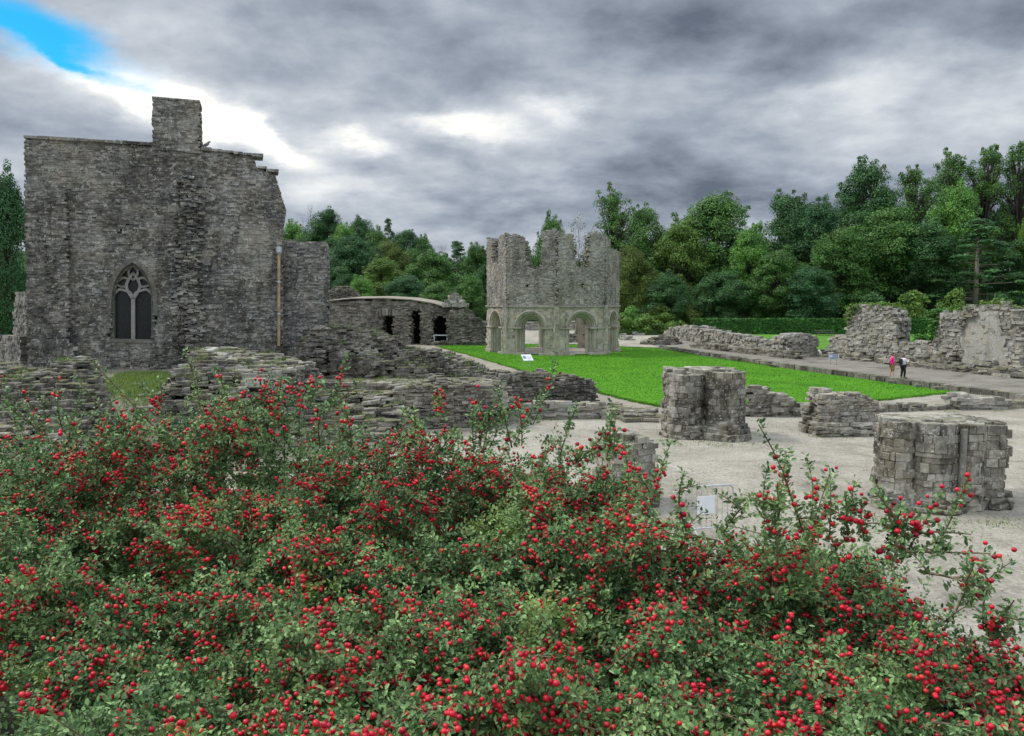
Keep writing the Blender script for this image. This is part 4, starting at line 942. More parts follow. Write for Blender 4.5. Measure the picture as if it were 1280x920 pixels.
DK, BL, MID, LT, YL, OL, BR = (.75, 1.0, .92), (.65, .95, 1.0), (1.15, 1.35, .9), (1.7, 2.0, 1.1), (1.8, 1.75, .6), (1.5, 1.4, .75), (1.5, 1.15, .7)
Rt = [ # right wood, nearest rows last
 (690, 277, 27, 150, ('full', 0), MID, "small round tree crown showing over the top of the octagonal tower"),
 (720, 266, 20, 148, ('bare', 0), (1, 1, .8), "thin almost leafless tree just behind the octagonal tower"),
 (768, 240, 40, 152, ('open', 0), MID, "airy round crowned tree rising right behind the octagonal tower"),
 (808, 262, 36, 148, ('full', 1), MID, "mid green tree between the airy round tree and the broadest tree"),
 (852, 282, 40, 142, ('full', 2), OL, "olive tinted tree at the left shoulder of the broadest tree"),
 (892, 250, 60, 147, ('full', 3), MID, "broadest domed tree of the wood standing behind the clipped hedge"),
 (938, 290, 36, 138, ('full', 0), LT, "pale green tree in front of the gap between the domed and dark trees"),
 (988, 246, 42, 150, ('full', 1), DK, "dark tree with ragged top right of the gap in the wood"),
 (1022, 256, 46, 146, ('full', 2), BL, "very dark bluish tree in the middle of the right wood"),
 (1084, 210, 48, 152, ('full', 0), DK, "tall dark tree standing head and shoulders over the middle wood"),
 (1048, 290, 44, 138, ('full', 3), MID, "green tree in the front row just left of the ivy capped wall"),
 (1108, 262, 60, 141, ('full', 1), MID, "spreading green tree directly behind the ivy capped wall stump"),
 (1146, 210, 36, 156, ('open', 1), MID, "leftmost of the tall open trees on the right skyline"),
 (1192, 192, 40, 157, ('open', 0), MID, "second tall open tree on the right skyline"),
 (1234, 184, 36, 155, ('open', 1), MID, "third tall open tree on the right skyline"),
 (1278, 176, 42, 153, ('open', 0), MID, "tallest open tree at the right edge of the skyline"),
 (1196, 236, 46, 145, ('full', 2), LT, "pale yellowish green tree below the tall open trees"),
 (1160, 280, 46, 137, ('full', 0), DK, "dark tree between the spreading tree and the tall pine"),
 (1224, 272, 60, 132, ('pine', 0), DK, "dark pine with a bare pale trunk behind the broad ruined wall"),
 (1288, 268, 16, 139, ('full', 3), YL, "yellow green tree cut by the right edge of the photo"),
 (1276, 300, 46, 140, ('full', 1), DK, "dark tree at the right edge below the tallest open tree"),
 (972, 316, 40, 134, ('full', 2), MID, "lower green tree behind the right half of the clipped hedge"),
 (790, 312, 30, 136, ('full', 3), BR, "brownish bushy tree right beside the octagonal tower"),
 (905, 340, 44, 133, ('full', 1), DK, "low dark tree right behind the left half of the hedge"),
 (835, 345, 34, 132, ('full', 0), DK, "low dark tree behind the grassy bank by the tower"),
 (1010, 338, 40, 131, ('full', 3), BL, "low blackish tree at the right half of the hedge"),
 (750, 300, 30, 150, ('full', 2), MID, "green tree half hidden by the right side of the tower"),
 (650, 310, 30, 165, ('full', 1), DK, "dark tree seen through the broken top of the tower"),
]
for a in Rt: tree(*a, group="trees of the right wood")
for u, v, hw, D, tint, lb in [(1140, 366, 26, 126, OL, "olive shrub in the gap between the two tall ruined walls"), (1195, 362, 24, 127, OL, "olive shrub showing over the left end of the broad ruined wall"), (1090, 368, 22, 127, DK, "dark shrub behind the ivy capped stump"),
                              (1250, 368, 26, 126, DK, "dark shrub over the right end of the broad ruined wall"), (790, 384, 20, 128, LT, "light green scrub on the bank left of the hedge"), (826, 382, 20, 129, OL, "olive scrub on the bank touching the hedge end"), (862, 378, 18, 130, BR, "brown scrub at the left end of the hedge")]:
    tree(u, v, hw, D, ('shrub', R_.randint(0, 1)), tint, lb, "shrub")
Hl = [ (366, 281, 24, 190, ('full', 0), LT, "light green tree on the hill beside the tall building"),
 (406, 264, 30, 205, ('full', 1), DK, "highest dark tree crown on the wooded hill"), (388, 257, 9, 206, ('bare', 0), (1, 1, 1), "thin bare tree on the hill crest beside the highest crown"),
 (452, 276, 27, 215, ('full', 2), DK, "dark tree on the hill crest right of the highest crown"), (485, 272, 13, 225, ('pine', 0), DK, "lone small pine breaking the hill skyline"),
 (506, 290, 24, 220, ('full', 3), DK, "dark rounded tree where the hill skyline starts to fall"), (528, 298, 20, 225, ('full', 0), MID, "green tree low on the falling hill skyline"),
 (430, 283, 22, 185, ('full', 3), LT, "light green tree under the highest dark crowns of the hill"), (440, 297, 38, 170, ('full', 2), BL, "wide bluish dark tree in the middle of the hill"),
 (490, 303, 27, 175, ('full', 1), BR, "brown tinged tree in the middle of the hill"), (478, 326, 36, 150, ('full', 0), OL, "olive yellow tree above the roof of the vaulted range"),
 (538, 318, 42, 155, ('full', 1), MID, "big mid green tree behind the right part of the vaulted range"), (571, 300, 24, 180, ('pine', 0), DK, "dark conical tree left of the octagonal tower"),
 (553, 308, 12, 185, ('bare', 0), (1, 1, 1), "spindly tree in the dip of the hill skyline"), (597, 308, 24, 172, ('full', 3), MID, "green tree touching the left side of the tower"),
 (588, 346, 28, 140, ('full', 2), MID, "low green tree between the range and the tower"), (508, 346, 32, 142, ('full', 3), BL, "low dark tree just over the range roof"),
 (545, 358, 28, 138, ('full', 0), MID, "low bushy green tree over the right end of the range roof"), (422, 334, 26, 150, ('full', 1), DK, "dark tree above the rounded vault stub"),
 (452, 350, 26, 140, ('full', 0), LT, "pale low tree right of the rounded vault stub"), (395, 310, 24, 160, ('full', 2), MID, "mid green tree just over the annex of the tall building"),
 (372, 300, 26, 175, ('full', 3), DK, "dark tree above the left end of the annex"), (612, 330, 24, 165, ('full', 1), DK, "dark tree directly behind the left wall of the tower"),
 (470, 290, 24, 200, ('full', 0), MID, "mid green tree just below the hill crest"), (515, 312, 24, 190, ('full', 2), MID, "mid green tree below the falling skyline"),
 (415, 300, 22, 180, ('full', 1), DK, "dark tree left of the wide bluish tree on the hill")]
for a in Hl: tree(*a, group="trees on the wooded hill")
tree(2, 226, 44, 56, ('full', 2), BL, "dark tree crown at the left edge beside the tall building", base=0)
tree(-40, 250, 50, 62, ('full', 0), DK, "darker tree behind the left edge tree", base=0)
tree(16, 330, 26, 60, ('shrub', 0), BL, "dark undergrowth shrub in the shade at the left building corner", "shrub", base=0)
for i in range(34):                      # the back of the wood, only seen as dark gaps between the crowns
    u = 760 + i * 17 if i < 31 else 620 + (i - 30) * 30
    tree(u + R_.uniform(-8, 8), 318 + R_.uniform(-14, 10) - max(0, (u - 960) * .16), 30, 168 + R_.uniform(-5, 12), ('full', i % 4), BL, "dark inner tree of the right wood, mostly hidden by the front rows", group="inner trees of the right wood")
for i in range(16):
    u = 362 + i * 16
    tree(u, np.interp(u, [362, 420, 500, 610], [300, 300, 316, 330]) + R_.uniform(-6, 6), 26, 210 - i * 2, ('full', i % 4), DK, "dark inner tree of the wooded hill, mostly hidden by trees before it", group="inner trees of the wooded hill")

# hedge, ivy, grass caps
def boxleaves(bb, n, size, seed=0):
    r = np.random.default_rng(seed); x0, x1, y0, y1, z0, z1 = bb
    f = r.choice(3, n, p=[.5, .4, .1]); p = np.stack([r.uniform(x0, x1, n), r.uniform(y0, y1, n), r.uniform(z0, z1, n)], 1); nm = np.zeros((n, 3))
    p[f == 0, 1] = y0; nm[f == 0, 1] = -1; p[f == 1, 2] = z1; nm[f == 1, 2] = 1; p[f == 2, 1] = y1; nm[f == 2, 1] = 1
    p += r.normal(0, .07, (n, 3)); nm += r.normal(0, .5, (n, 3)) + (0, 0, .3); nm /= np.linalg.norm(nm, axis=1)[:, None]
    t = np.cross(nm, r.normal(0, 1, (n, 3))); t /= np.linalg.norm(t, axis=1)[:, None]; b = np.cross(nm, t); s = size * r.uniform(.6, 1.3, (n, 1))
    return np.stack([p - t * s, p + b * s * .6, p + t * s, p - b * s * .6], 1)
hg0, hg1 = G(868, 415), G(1172, 419)
hy = 122.0; hx0, hx1 = P(868, 410, hy)[0], P(1176, 410, hy)[0]; mb = MB(); quads(mb, boxleaves((hx0, hx1, hy, hy + 2.2, 0, CAMZ - hy * .0245), 26000, .22, 5))
mb.box(((hx0 + hx1) / 2, hy + 1.1, 1.0), (hx1 - hx0 - .3, 1.9, 2.0)); o = mb.build("hedge", M['leaf'], loc=((hx0 + hx1) / 2, hy, 0)); o.color = (.6, 1.0, .5, 1); setp(o, "long clipped green hedge in front of the right wood", "hedge")
def ivy(fr, poly, n, size, label, tint, nm="ivy", w=(-.25, .1)):
    pl = np.array(fr.poly(poly)); fi = inpoly(pl); r = np.random.default_rng(n); s = r.uniform(pl[:, 0].min(), pl[:, 0].max(), n); z = r.uniform(pl[:, 1].min(), pl[:, 1].max(), n); k = fi(s, z); s, z = s[k], z[k]
    c = fr.W(s, r.uniform(*w, len(s)), z); mb = MB(); quads(mb, leafcloud(list(c), [.25] * len(c), [7] * len(c), size, seed=n)); o = mb.build(nm, M['leaf'], loc=c.mean(0)); o.color = (*tint, 1); return setp(o, label, "ivy" if nm == "ivy" else "grass", kind=None if nm == "ivy" else "stuff")
ivy(FT, [(1056, 384), (1072, 380), (1078, 386), (1066, 396), (1060, 412), (1055, 400)], 500, .12, "yellow green ivy over the left shoulder of the narrow ruined stump", (1.2, 1.3, .5), w=(-.25, 1.2))
ivy(FT, [(1158, 390), (1174, 387), (1173, 405), (1170, 425), (1164, 428), (1163, 405)], 500, .13, "green ivy hanging on the left edge of the broad ruined wall", (1.0, 1.4, .7), w=(-.25, 1.2))
ivy(FT, [(1176, 391), (1200, 386), (1224, 377), (1252, 377), (1268, 388), (1250, 383), (1222, 383), (1200, 391)], 380, .12, "dry grass tufts growing along the top of the broad ruined wall", (1.6, 1.4, .7), "wall_grass", (0, 1.3))
ivy(FT, [(1076, 382), (1100, 379), (1114, 386), (1098, 385)], 150, .12, "dry grass tufts growing along the top of the narrow ruined stump", (1.5, 1.4, .7), "wall_grass", (0, 1.2))
ivy(FT, [(1126, 420), (1168, 418), (1170, 431), (1126, 428)], 420, .15, "bramble patch behind the low wall between the tall stumps", (1.0, 1.4, .6), w=(1.2, 2.2))
# grassy bank above the retaining wall
bx0, bx1 = P(764, 400, 118)[0], P(868, 400, 118)[0]; cc = []; 
for i in range(90):
    x = R_.uniform(bx0, bx1); t_ = (x - bx0) / (bx1 - bx0); cc.append(np.array((x, R_.uniform(118.8, 123), R_.uniform(.3, 1.0) * (2.6 - 1.5 * t_ + .5 * math.sin(x * 1.3)))))
mb = MB(); quads(mb, leafcloud(cc, [R_.uniform(.5, 1.0) for _ in cc], [150] * len(cc), .15, seed=9)); mb.box(((bx0 + bx1) / 2, 121, .4), (bx1 - bx0, 3.5, .8)); o = mb.build("bank_scrub", M['leaf'], loc=(17, 120, 0)); o.color = (1.3, 1.3, .55, 1); setp(o, "rough grass and scrub topping the retaining wall behind the tower", "scrub"); o["kind"] = "stuff"

# lawn blades (nobody could count them) and terrace tufts
def blades(name, poly, n, h, mat, zf, seed, wd=.012):
    r = np.random.default_rng(seed); poly = np.array(poly); fi = inpoly(poly); x = r.uniform(poly[:, 0].min(), poly[:, 0].max(), n); y = r.uniform(poly[:, 1].min(), poly[:, 1].max(), n); k = fi(x, y); x, y = x[k], y[k]; N = len(x)
    z = zf(x, y); a = r.uniform(0, 6.28, N); hh = h * r.uniform(.5, 1.3, N); le = r.normal(0, .5, (N, 2)) * hh[:, None]; w = wd * r.uniform(.7, 1.3, N)
    p = np.stack([x, y, z], 1); d = np.stack([np.cos(a) * w, np.sin(a) * w, 0 * w], 1); t = np.stack([x + le[:, 0], y + le[:, 1], z + hh], 1)
    mb = MB(); q = np.stack([p - d, p + d, t], 1); mb.v.append(q.reshape(-1, 3)); mb.f += np.arange(N * 3).reshape(N, 3).tolist(); mb.mi += [0] * N; mb.n = N * 3
    o = mb.build(name, mat); return setp(o, kind='stuff')
M['blade'] = leaf_mat("grass_blades", (.035, .135, .005), (.13, .33, .012), .3, objcol=False, nsc=.55)
blades("grass", lawn_poly, 150000, .05, M['blade'], lambda x, y: 0 * x + .005, 3, .02)
M['tuft'] = leaf_mat("tuft_blades", (.1, .17, .03), (.24, .34, .09), .3, objcol=False)
blades("terrace_grass", [(-16, 29), (-12.6, 27), (-12.2, 33), (-14, 37), (-18, 37)], 22000, .13, M['tuft'], lambda x, y: terrace(x, y), 4, .014)
# weeds and grass tufts in the ruins, at pier feet and round the lawn's edge
def tufts(name, pts_, n, h, mat, seed, spread=.12, wd=.012):
    r = np.random.default_rng(seed); pts_ = np.asarray(pts_); i = r.integers(0, len(pts_), n); p = pts_[i] + r.normal(0, 1, (n, 3)) * np.array([spread, spread, .01]); N = n
    a = r.uniform(0, 6.28, N); hh = h * r.uniform(.4, 1.4, N); le = r.normal(0, .55, (N, 2)) * hh[:, None]; w_ = wd * r.uniform(.7, 1.3, N)
    d = np.stack([np.cos(a) * w_, np.sin(a) * w_, 0 * a], 1); t = p + np.stack([le[:, 0], le[:, 1], hh], 1); q = np.stack([p - d, p + d, t], 1)
    mb = MB(); mb.v.append(q.reshape(-1, 3)); mb.f += np.arange(N * 3).reshape(N, 3).tolist(); mb.mi += [0] * N; mb.n = N * 3; return setp(mb.build(name, mat), kind='stuff')
r = np.random.default_rng(31); wp = []
for H_, bb, n in ((lw, (-18, -11.8, 21.5, 26), 26), (am, (-13.4, -8.4, 27.5, 33), 26), (cm, (-9.8, -1.4, 36.3, 40.5), 46), (stp, (-8.6, -4.2, 27.5, 33), 24), (plat, (-8.5, -2, 32.8, 36.3), 40)):
    x, y = r.uniform(bb[0], bb[1], n), r.uniform(bb[2], bb[3], n); wp.append(np.stack([x, y, H_(x, y) + .0], 1))
wp = np.concatenate(wp); wp = wp[wp[:, 2] > .4]; tufts("wall_weeds", wp, 5200, .13, M['tuft'], 8, .16)
gp_ = [G(u + r.uniform(-6, 6), v) for u, v in [(835, 552), (850, 556), (880, 553), (900, 557), (935, 554), (1022, 546), (1050, 546), (1100, 546), (1090, 645), (1120, 652), (1180, 654), (1240, 656), (1262, 652), (770, 655), (826, 655), (640, 526), (690, 525), (740, 524), (1010, 522), (1120, 514), (1190, 515), (1250, 514)] for _ in range(2)]
tufts("gravel_weeds", gp_, 1500, .07, M['tuft'], 9, .22)
ed = np.array(lawn_poly); ed = np.concatenate([ed + (np.roll(ed, -1, 0) - ed) * t for t in np.linspace(0, 1, 9)[:-1]]); ed = np.concatenate([ed, 0 * ed[:, :1] + .01], 1); tufts("edge_grass", ed, 26000, .09, M['blade'], 10, .09, .014)
# loose pebbles over the gravel
r = np.random.default_rng(77); mb = MB(); n = 4200; yy = 9 + 31 * r.random(n) ** .8; xx = r.uniform(-.05, .75, n) * yy
inl = inpoly(np.array(lawn_poly))(xx, yy); xx, yy = xx[~inl], yy[~inl]; N = len(xx); sz = r.uniform(.012, .035, (N, 1, 3)) * np.array([1, 1, .6])
q = QS[None] * sz * r.uniform(.7, 1.2, (N, 8, 3)); q = q + np.stack([xx, yy, 0 * xx + .008], 1)[:, None, :]; mb.boxes(q)
setp(mb.build("loose_pebbles", plain('pebble', (.42, .4, .36), .9, 0, .4, 3)), kind='stuff')

# ================================================================== BERRY SHRUB
M['bleaf'] = leaf_mat("shrub_leaves", (.022, .075, .02), (.27, .43, .165), .18, objcol=False, rough=.45, nsc=9, pale=(.3, .43, .16))
M['btwig'] = plain("shrub_twigs", (.14, .1, .06), .8, 0, .3, 60)
def berry_mat():
    m, t, b = newmat("red_berries"); g = wpos(t); c = t.ramp(g.outputs['Random Per Island'], [(0, (.16, .002, .01)), (.25, (.38, .003, .02)), (.8, (.6, .005, .028)), (1, (.66, .04, .03))])
    t.link(c, b.inputs['Base Color']); b.inputs['Roughness'].default_value = .38; b.inputs['Specular IOR Level'].default_value = .4; return m
M['berry'] = berry_mat()
CU = [-60, 0, 60, 120, 200, 250, 300, 350, 400, 430, 500, 540, 580, 640, 700, 740, 780, 820, 860, 900, 950, 1000, 1050, 1100, 1150, 1190, 1230, 1270, 1340]
CV = [520, 515, 522, 524, 508, 500, 492, 486, 494, 504, 512, 522, 527, 515, 528, 548, 562, 606, 652, 660, 646, 644, 645, 652, 670, 702, 775, 800, 815]
def sdepth(u, v):                        # distance of the shrub's outer face along a sight line
    vc = np.interp(u, CU, CV); t = np.clip((1000 - v) / (1000 - vc), 0, 1); far = np.interp(u, [0, 640, 900, 1280], [2.1, 2.0, 1.6, 1.35])
    return .78 + (far - .78) * t ** 1.25
def Pn(u, v, D):
    a, b = (u - 640) / FPX, (460 - v) / FPX; dy = cp + sp * b; dz = -sp + cp * b; t = D / dy; return np.stack([a * t, D, CAMZ + dz * t], -1)
rs = np.random.default_rng(5)
NS = 4000
U = rs.uniform(-90, 1370, NS * 5); VC = np.interp(U, CU, CV); V_ = VC + (1010 - VC) * rs.random(NS * 5)
D_ = sdepth(U, V_); keep = rs.random(len(U)) < (D_ / 2.1) ** 1.7; U, V_, D_ = U[keep][:NS], V_[keep][:NS], D_[keep][:NS]
base = Pn(U, V_, D_)
cl = vnoise(base[:, 0] * 5, base[:, 1] * 5 + base[:, 2] * 3, 1.0, 3) + .6 * vnoise(base[:, 0] * 13, base[:, 2] * 13, 1.0, 1)
CC = []                                  # crowns of the separate boughs
for j in rs.permutation(len(U)):
    if all(np.sum((base[j] - q_) ** 2) > (.115 + .05 * (base[j, 1] - .8)) ** 2 for q_ in CC): CC.append(base[j])
CC = np.array(CC); dist = np.sqrt(((base[:, None] - CC[None]) ** 2).sum(-1)); near = dist.argmin(1); dc = dist.min(1); cr_ = .085 + .035 * (base[:, 1] - .8); bough = rs.uniform(-.05, .12, len(CC))
depth_in = rs.random(len(U)) ** 1.6 * .14 + .34 * np.clip((dc - .55 * cr_) / cr_, 0, 1.2) ** 1.4 + bough[near] + np.clip(-cl - .25, 0, 1) * .25
inw = np.array([0, .75, -.65]); start = base + inw * depth_in[:, None]
# direction of each spray: up, a little towards the open side, random turn
dr = np.stack([rs.normal(0, .6, len(U)), rs.normal(-.3, .4, len(U)), rs.uniform(.2, 1.1, len(U))], 1) + (base - CC[near]) / .12 * .55; dr /= np.linalg.norm(dr, axis=1)[:, None]
Ls = rs.uniform(.09, .22, len(U))
start -= dr * Ls[:, None] * .75
SPR = [(start[i], dr[i], Ls[i], 0.0) for i in range(len(U))]
twig = MB(); leaves = []; berries = []
def leafset(p, t, n_along, ll, r):
    """pairs of small oval leaves along points p with tangents t -> (N,6,3)"""
    N = len(p); rnd = r.normal(0, 1, (N, 3)); sd = np.cross(t, rnd); sd /= np.linalg.norm(sd, axis=1)[:, None] + 1e-9
    d = sd + t * r.uniform(.2, .9, (N, 1)); d /= np.linalg.norm(d, axis=1)[:, None]
    up = np.array([0, -.25, 1.0]) + r.normal(0, .45, (N, 3)); w = np.cross(d, up); w /= np.linalg.norm(w, axis=1)[:, None] + 1e-9; nn = np.cross(w, d)
    l = ll * r.uniform(.65, 1.25, (N, 1)); wd = l * r.uniform(.22, .31, (N, 1)); b = p + d * .002
    return np.stack([b, b + d * l * .35 + w * wd + nn * l * .07, b + d * l * .75 + w * wd * .8 + nn * l * .05, b + d * l - nn * l * .05, b + d * l * .75 - w * wd * .8 + nn * l * .05, b + d * l * .35 - w * wd + nn * l * .07], 1)
def spray(st, d, L, droop, r, tw=True, dens=1.0, bprob=.5, thick=.0016, ll=.0118, curve=None):
    n = max(6, int(L / .0036 * dens)); tt = (np.arange(n) + .5) / n
    if curve is None:
        bend = np.array([0, 0, -1]) * droop + r.normal(0, .25, 3); p = st + d * (L * tt)[:, None] + bend * (L * tt ** 2 * .5)[:, None]; tg = d + bend * tt[:, None]
    else: p = np.array([np.interp(tt, np.linspace(0, 1, len(curve)), curve[:, k]) for k in range(3)]).T; tg = np.gradient(p, axis=0)
    tg = tg / (np.linalg.norm(tg, axis=1)[:, None] + 1e-9)
    k = max(1, n // 5); 
    if tw: twig.tube([tuple(x) for x in p[::k]] + [tuple(p[-1])], list(np.linspace(thick, thick * .45, len(p[::k]) + 1)), 4, cap=False)
    reps = 2
    for _ in range(reps): leaves.append(leafset(p + r.normal(0, .004, p.shape), tg, n, ll * (1 - .25 * tt[:, None]), r))
    if r.random() < bprob:
        for _ in range(r.integers(1, 3)):
            t0 = r.uniform(.3, .95); c = p[int(t0 * (n - 1))]
            for q in range(r.integers(2, 11)): berries.append((c + tg[int(t0 * (n - 1))] * r.normal(0, .014) + r.normal(0, 1, 3) * np.array([.009, .009, .008]) + np.array([0, -.006, .006]), r.uniform(.003, .005)))
bn = vnoise(base[:, 0] * 4 + 2, base[:, 2] * 5 + base[:, 1] * 4, 1.0, 5)
for i in range(len(SPR)):
    spray(SPR[i][0], SPR[i][1], SPR[i][2], rs.uniform(0, .7), rs, tw=i % 2 == 0, bprob=min(.97, max(.14, .6 + .8 * bn[i])) * (1 if depth_in[i] < .25 else .3))
for i in range(2600):                    # dense shaded heart behind the outer sprays
    u = rs.uniform(-80, 1290); vc = np.interp(u, CU, CV) + 12; v_ = vc + (1030 - vc) * rs.random(); c = Pn(u, v_, sdepth(u, v_)) + inw * rs.uniform(.5, .72)
    d = np.array([rs.normal(0, .8), rs.normal(-.1, .6), rs.normal(.1, .6)]); spray(c, d / np.linalg.norm(d), rs.uniform(.12, .24), .2, rs, tw=i % 3 == 0, dens=.55, bprob=.06, ll=.019)
# more sprays over the back and in the heart, so that it is a whole shrub from the side too
for i in range(2400):
    u = rs.uniform(-60, 1300); vc = np.interp(u, CU, CV); c = Pn(u, vc, sdepth(u, vc)) + np.array([0, rs.uniform(.02, .7), 0]); c[2] -= .1 + .5 * (c[1] - sdepth(u, vc)) + rs.uniform(0, .5)
    d = np.array([rs.normal(0, .6), rs.normal(.2, .5), rs.uniform(.2, 1)]); spray(c, d / np.linalg.norm(d), rs.uniform(.1, .22), .4, rs, tw=False, dens=.8, bprob=.25)
# long shoots that stand clear of the mass: (points in the picture, distance, berries)
shoots = [([(1004, 665), (990, 625), (975, 580), (948, 530)], 1.45, .6), ([(330, 560), (345, 520), (352, 470)], 1.9, 1), ([(215, 560), (180, 520), (115, 452)], 1.8, 0), ([(60, 545), (25, 520), (-10, 490)], 1.8, .4), ([(180, 560), (140, 530), (95, 470)], 2.0, 0), ([(300, 545), (285, 500), (270, 460)], 1.9, .7), ([(235, 560), (262, 520), (290, 478)], 1.8, .9),
          ([(640, 560), (630, 520), (622, 490)], 1.9, .2), ([(600, 560), (604, 530), (612, 512)], 1.9, .7), ([(720, 580), (745, 555), (765, 527)], 1.8, 1), ([(735, 570), (765, 556), (786, 560)], 1.8, .7), ([(700, 570), (712, 530), (722, 505)], 1.95, 0), ([(858, 665), (848, 625), (856, 588)], 1.5, .6), ([(905, 665), (922, 640), (940, 622)], 1.5, .1), ([(960, 670), (975, 640), (972, 620)], 1.4, .5), ([(1060, 670), (1058, 640), (1068, 628)], 1.4, .8), ([(1110, 690), (1118, 660), (1128, 634)], 1.35, 1), ([(1120, 680), (1160, 665), (1215, 668)], 1.35, .2), ([(1150, 715), (1190, 722), (1235, 738)], 1.2, .0), ([(1130, 690), (1170, 690), (1240, 692)], 1.3, 0), ([(1235, 795), (1250, 775), (1268, 750)], 1.2, .9), ([(440, 560), (436, 530), (430, 505)], 1.85, .8), ([(510, 560), (520, 540), (517, 515)], 1.9, .9), ([(545, 570), (560, 550), (568, 540)], 1.9, .5), ([(400, 560), (398, 530), (405, 505)], 1.9, .8), ([(150, 570), (165, 535), (178, 515)], 1.8, .9), ([(80, 570), (88, 540), (82, 518)], 1.8, .7)]
bush_loc = Pn(600, 1000, 1.1); bush_loc[2] = 3.6
bush = thing("berry_shrub", bush_loc, "wide evergreen shrub covered with red berries filling the foreground", "shrub")
for pts_, D, bp in shoots:
    ctl = np.array(arc([tuple(p) for p in pts_], 6)); c3 = Pn(ctl[:, 0], ctl[:, 1], np.linspace(D, D - .08, len(ctl)))
    tmp, twig = twig, MB(); L = np.linalg.norm(np.diff(c3, axis=0), axis=1).sum(); spray(c3[0], None, L, 0, rs, True, 1.0, 0, .0022, .0125, c3); twig.build("shoot", M['btwig'], bush); twig = tmp
    for q in range(int(bp * 12)):
        t = rs.uniform(.0, .85); c = c3[int(t * (len(c3) - 1))]; berries.append((c + rs.normal(0, 1, 3) * .013, rs.uniform(.0042, .0056)))
    for q in range(3):
        t = rs.uniform(.1, .7); c = c3[int(t * (len(c3) - 1))]; d = rs.normal(0, 1, 3); d[2] = abs(d[2]); spray(c, d / np.linalg.norm(d), rs.uniform(.03, .07), .2, rs, bprob=0)
for i in range(70):                      # upright shoots all along the crest
    u = rs.uniform(-30, 1260); u = u + 110 if 835 < u < 925 else u; v_ = np.interp(u, CU, CV) + rs.uniform(0, 60); D = float(sdepth(u, v_)) - .03; c = Pn(u, v_, D); d = np.array([rs.normal(0, .35), rs.normal(-.1, .2), 1.0]); d /= np.linalg.norm(d)
    spray(c, d, rs.uniform(.07, .17), .25, rs, tw=True, dens=1.15, bprob=.6, thick=.0015, ll=.0125)
# stout stems from the ground
for i in range(16):
    x = -1.3 + 2.5 * i / 15; b = np.array([x + rs.normal(0, .05), rs.uniform(1.2, 1.7), 3.5]); mb = MB(); mb.tube([b, b + np.array([rs.normal(0, .1), -.05, .5]), b + np.array([rs.normal(0, .25), rs.uniform(-.3, .2), .95])], [.012, .009, .004], 6); mb.build("stem", M['btwig'], bush)
twig.build("twigs", M['btwig'], bush)
LV = np.concatenate(leaves); N = len(LV); mb = MB(); mb.v.append(LV.reshape(-1, 3)); ix = (np.arange(N) * 6)[:, None]
F = np.concatenate([ix + np.array([[0, 1, 2, 3]]), ix + np.array([[0, 3, 4, 5]])]); mb.f = F.tolist(); mb.mi = [0] * len(F); mb.n = N * 6
fo = mb.build("foliage", M['bleaf'], bush); setp(fo, kind="stuff")
# berries
def sphere(n=10, m=6):
    V = [(0, 0, 1)]; F = []
    for j in range(1, m):
        for i in range(n): a, b = 2 * math.pi * i / n, math.pi * j / m; V.append((math.sin(b) * math.cos(a), math.sin(b) * math.sin(a), math.cos(b)))
    V.append((0, 0, -.86))
    for i in range(n): F.append((0, 1 + i, 1 + (i + 1) % n))
    for j in range(m - 2):
        for i in range(n): F.append((1 + j * n + i, 1 + (j + 1) * n + i, 1 + (j + 1) * n + (i + 1) % n, 1 + j * n + (i + 1) % n))
    for i in range(n): F.append((len(V) - 1, 1 + (m - 2) * n + (i + 1) % n, 1 + (m - 2) * n + i))
    return np.array(V), F
SV, SF = sphere()
def size_in_view(b):
    p = b[0]; u, v = 640 + 1000 * p[0] / p[1], 460; return b[1] / p[1] if (0 < 640 + 1000 * p[0] / p[1] < 1280 and HOR + 1000 * (CAMZ - p[2]) / p[1] < 925) else 0
print('nberries', len(berries)); berries.sort(key=lambda b: -size_in_view(b))
def berry_mesh(mb, b):
    a = rs.normal(0, 1, 3); a /= np.linalg.norm(a); t = np.cross(a, (0, 0, 1)); t /= np.linalg.norm(t) + 1e-9; q = np.cross(a, t)
    mb.add(b[0] + (SV[:, :1] * t + SV[:, 1:2] * q + SV[:, 2:3] * a) * b[1] * np.array([1, 1, .95]), SF)
for b in berries[:100]:
    mb = MB(); berry_mesh(mb, b); mb.build("berry", M['berry'], bush, smooth=True)
mb = MB()
for b in berries[100:]: berry_mesh(mb, b)
o = mb.build("berries", M['berry'], bush, smooth=True); setp(o, kind="stuff")
print("leaves", N, "berries", len(berries))

# ================================================================== SKY AND LIGHT
SUN_EL, SUN_AZ = rad(50), rad(-72)      # azimuth measured from +Y towards +X: from the left
w = bpy.data.worlds.new("World"); scene.world = w; w.use_nodes = True; T = NT(w.node_tree); bg = w.node_tree.nodes["Background"]
tc = T.node("ShaderNodeTexCoord"); nv = T.node("ShaderNodeVectorMath", operation='NORMALIZE'); T.link(tc.outputs['Generated'], nv.inputs[0]); dirv = nv.outputs[0]
sx = T.node("ShaderNodeSeparateXYZ"); T.link(dirv, sx.inputs[0]); X, Y, Z = sx.outputs
deg = 180 / math.pi
AZ = T.m('MULTIPLY', T.m('ARCTAN2', X, Y), deg); EL = T.m('MULTIPLY', T.m('ARCSINE', Z), deg)
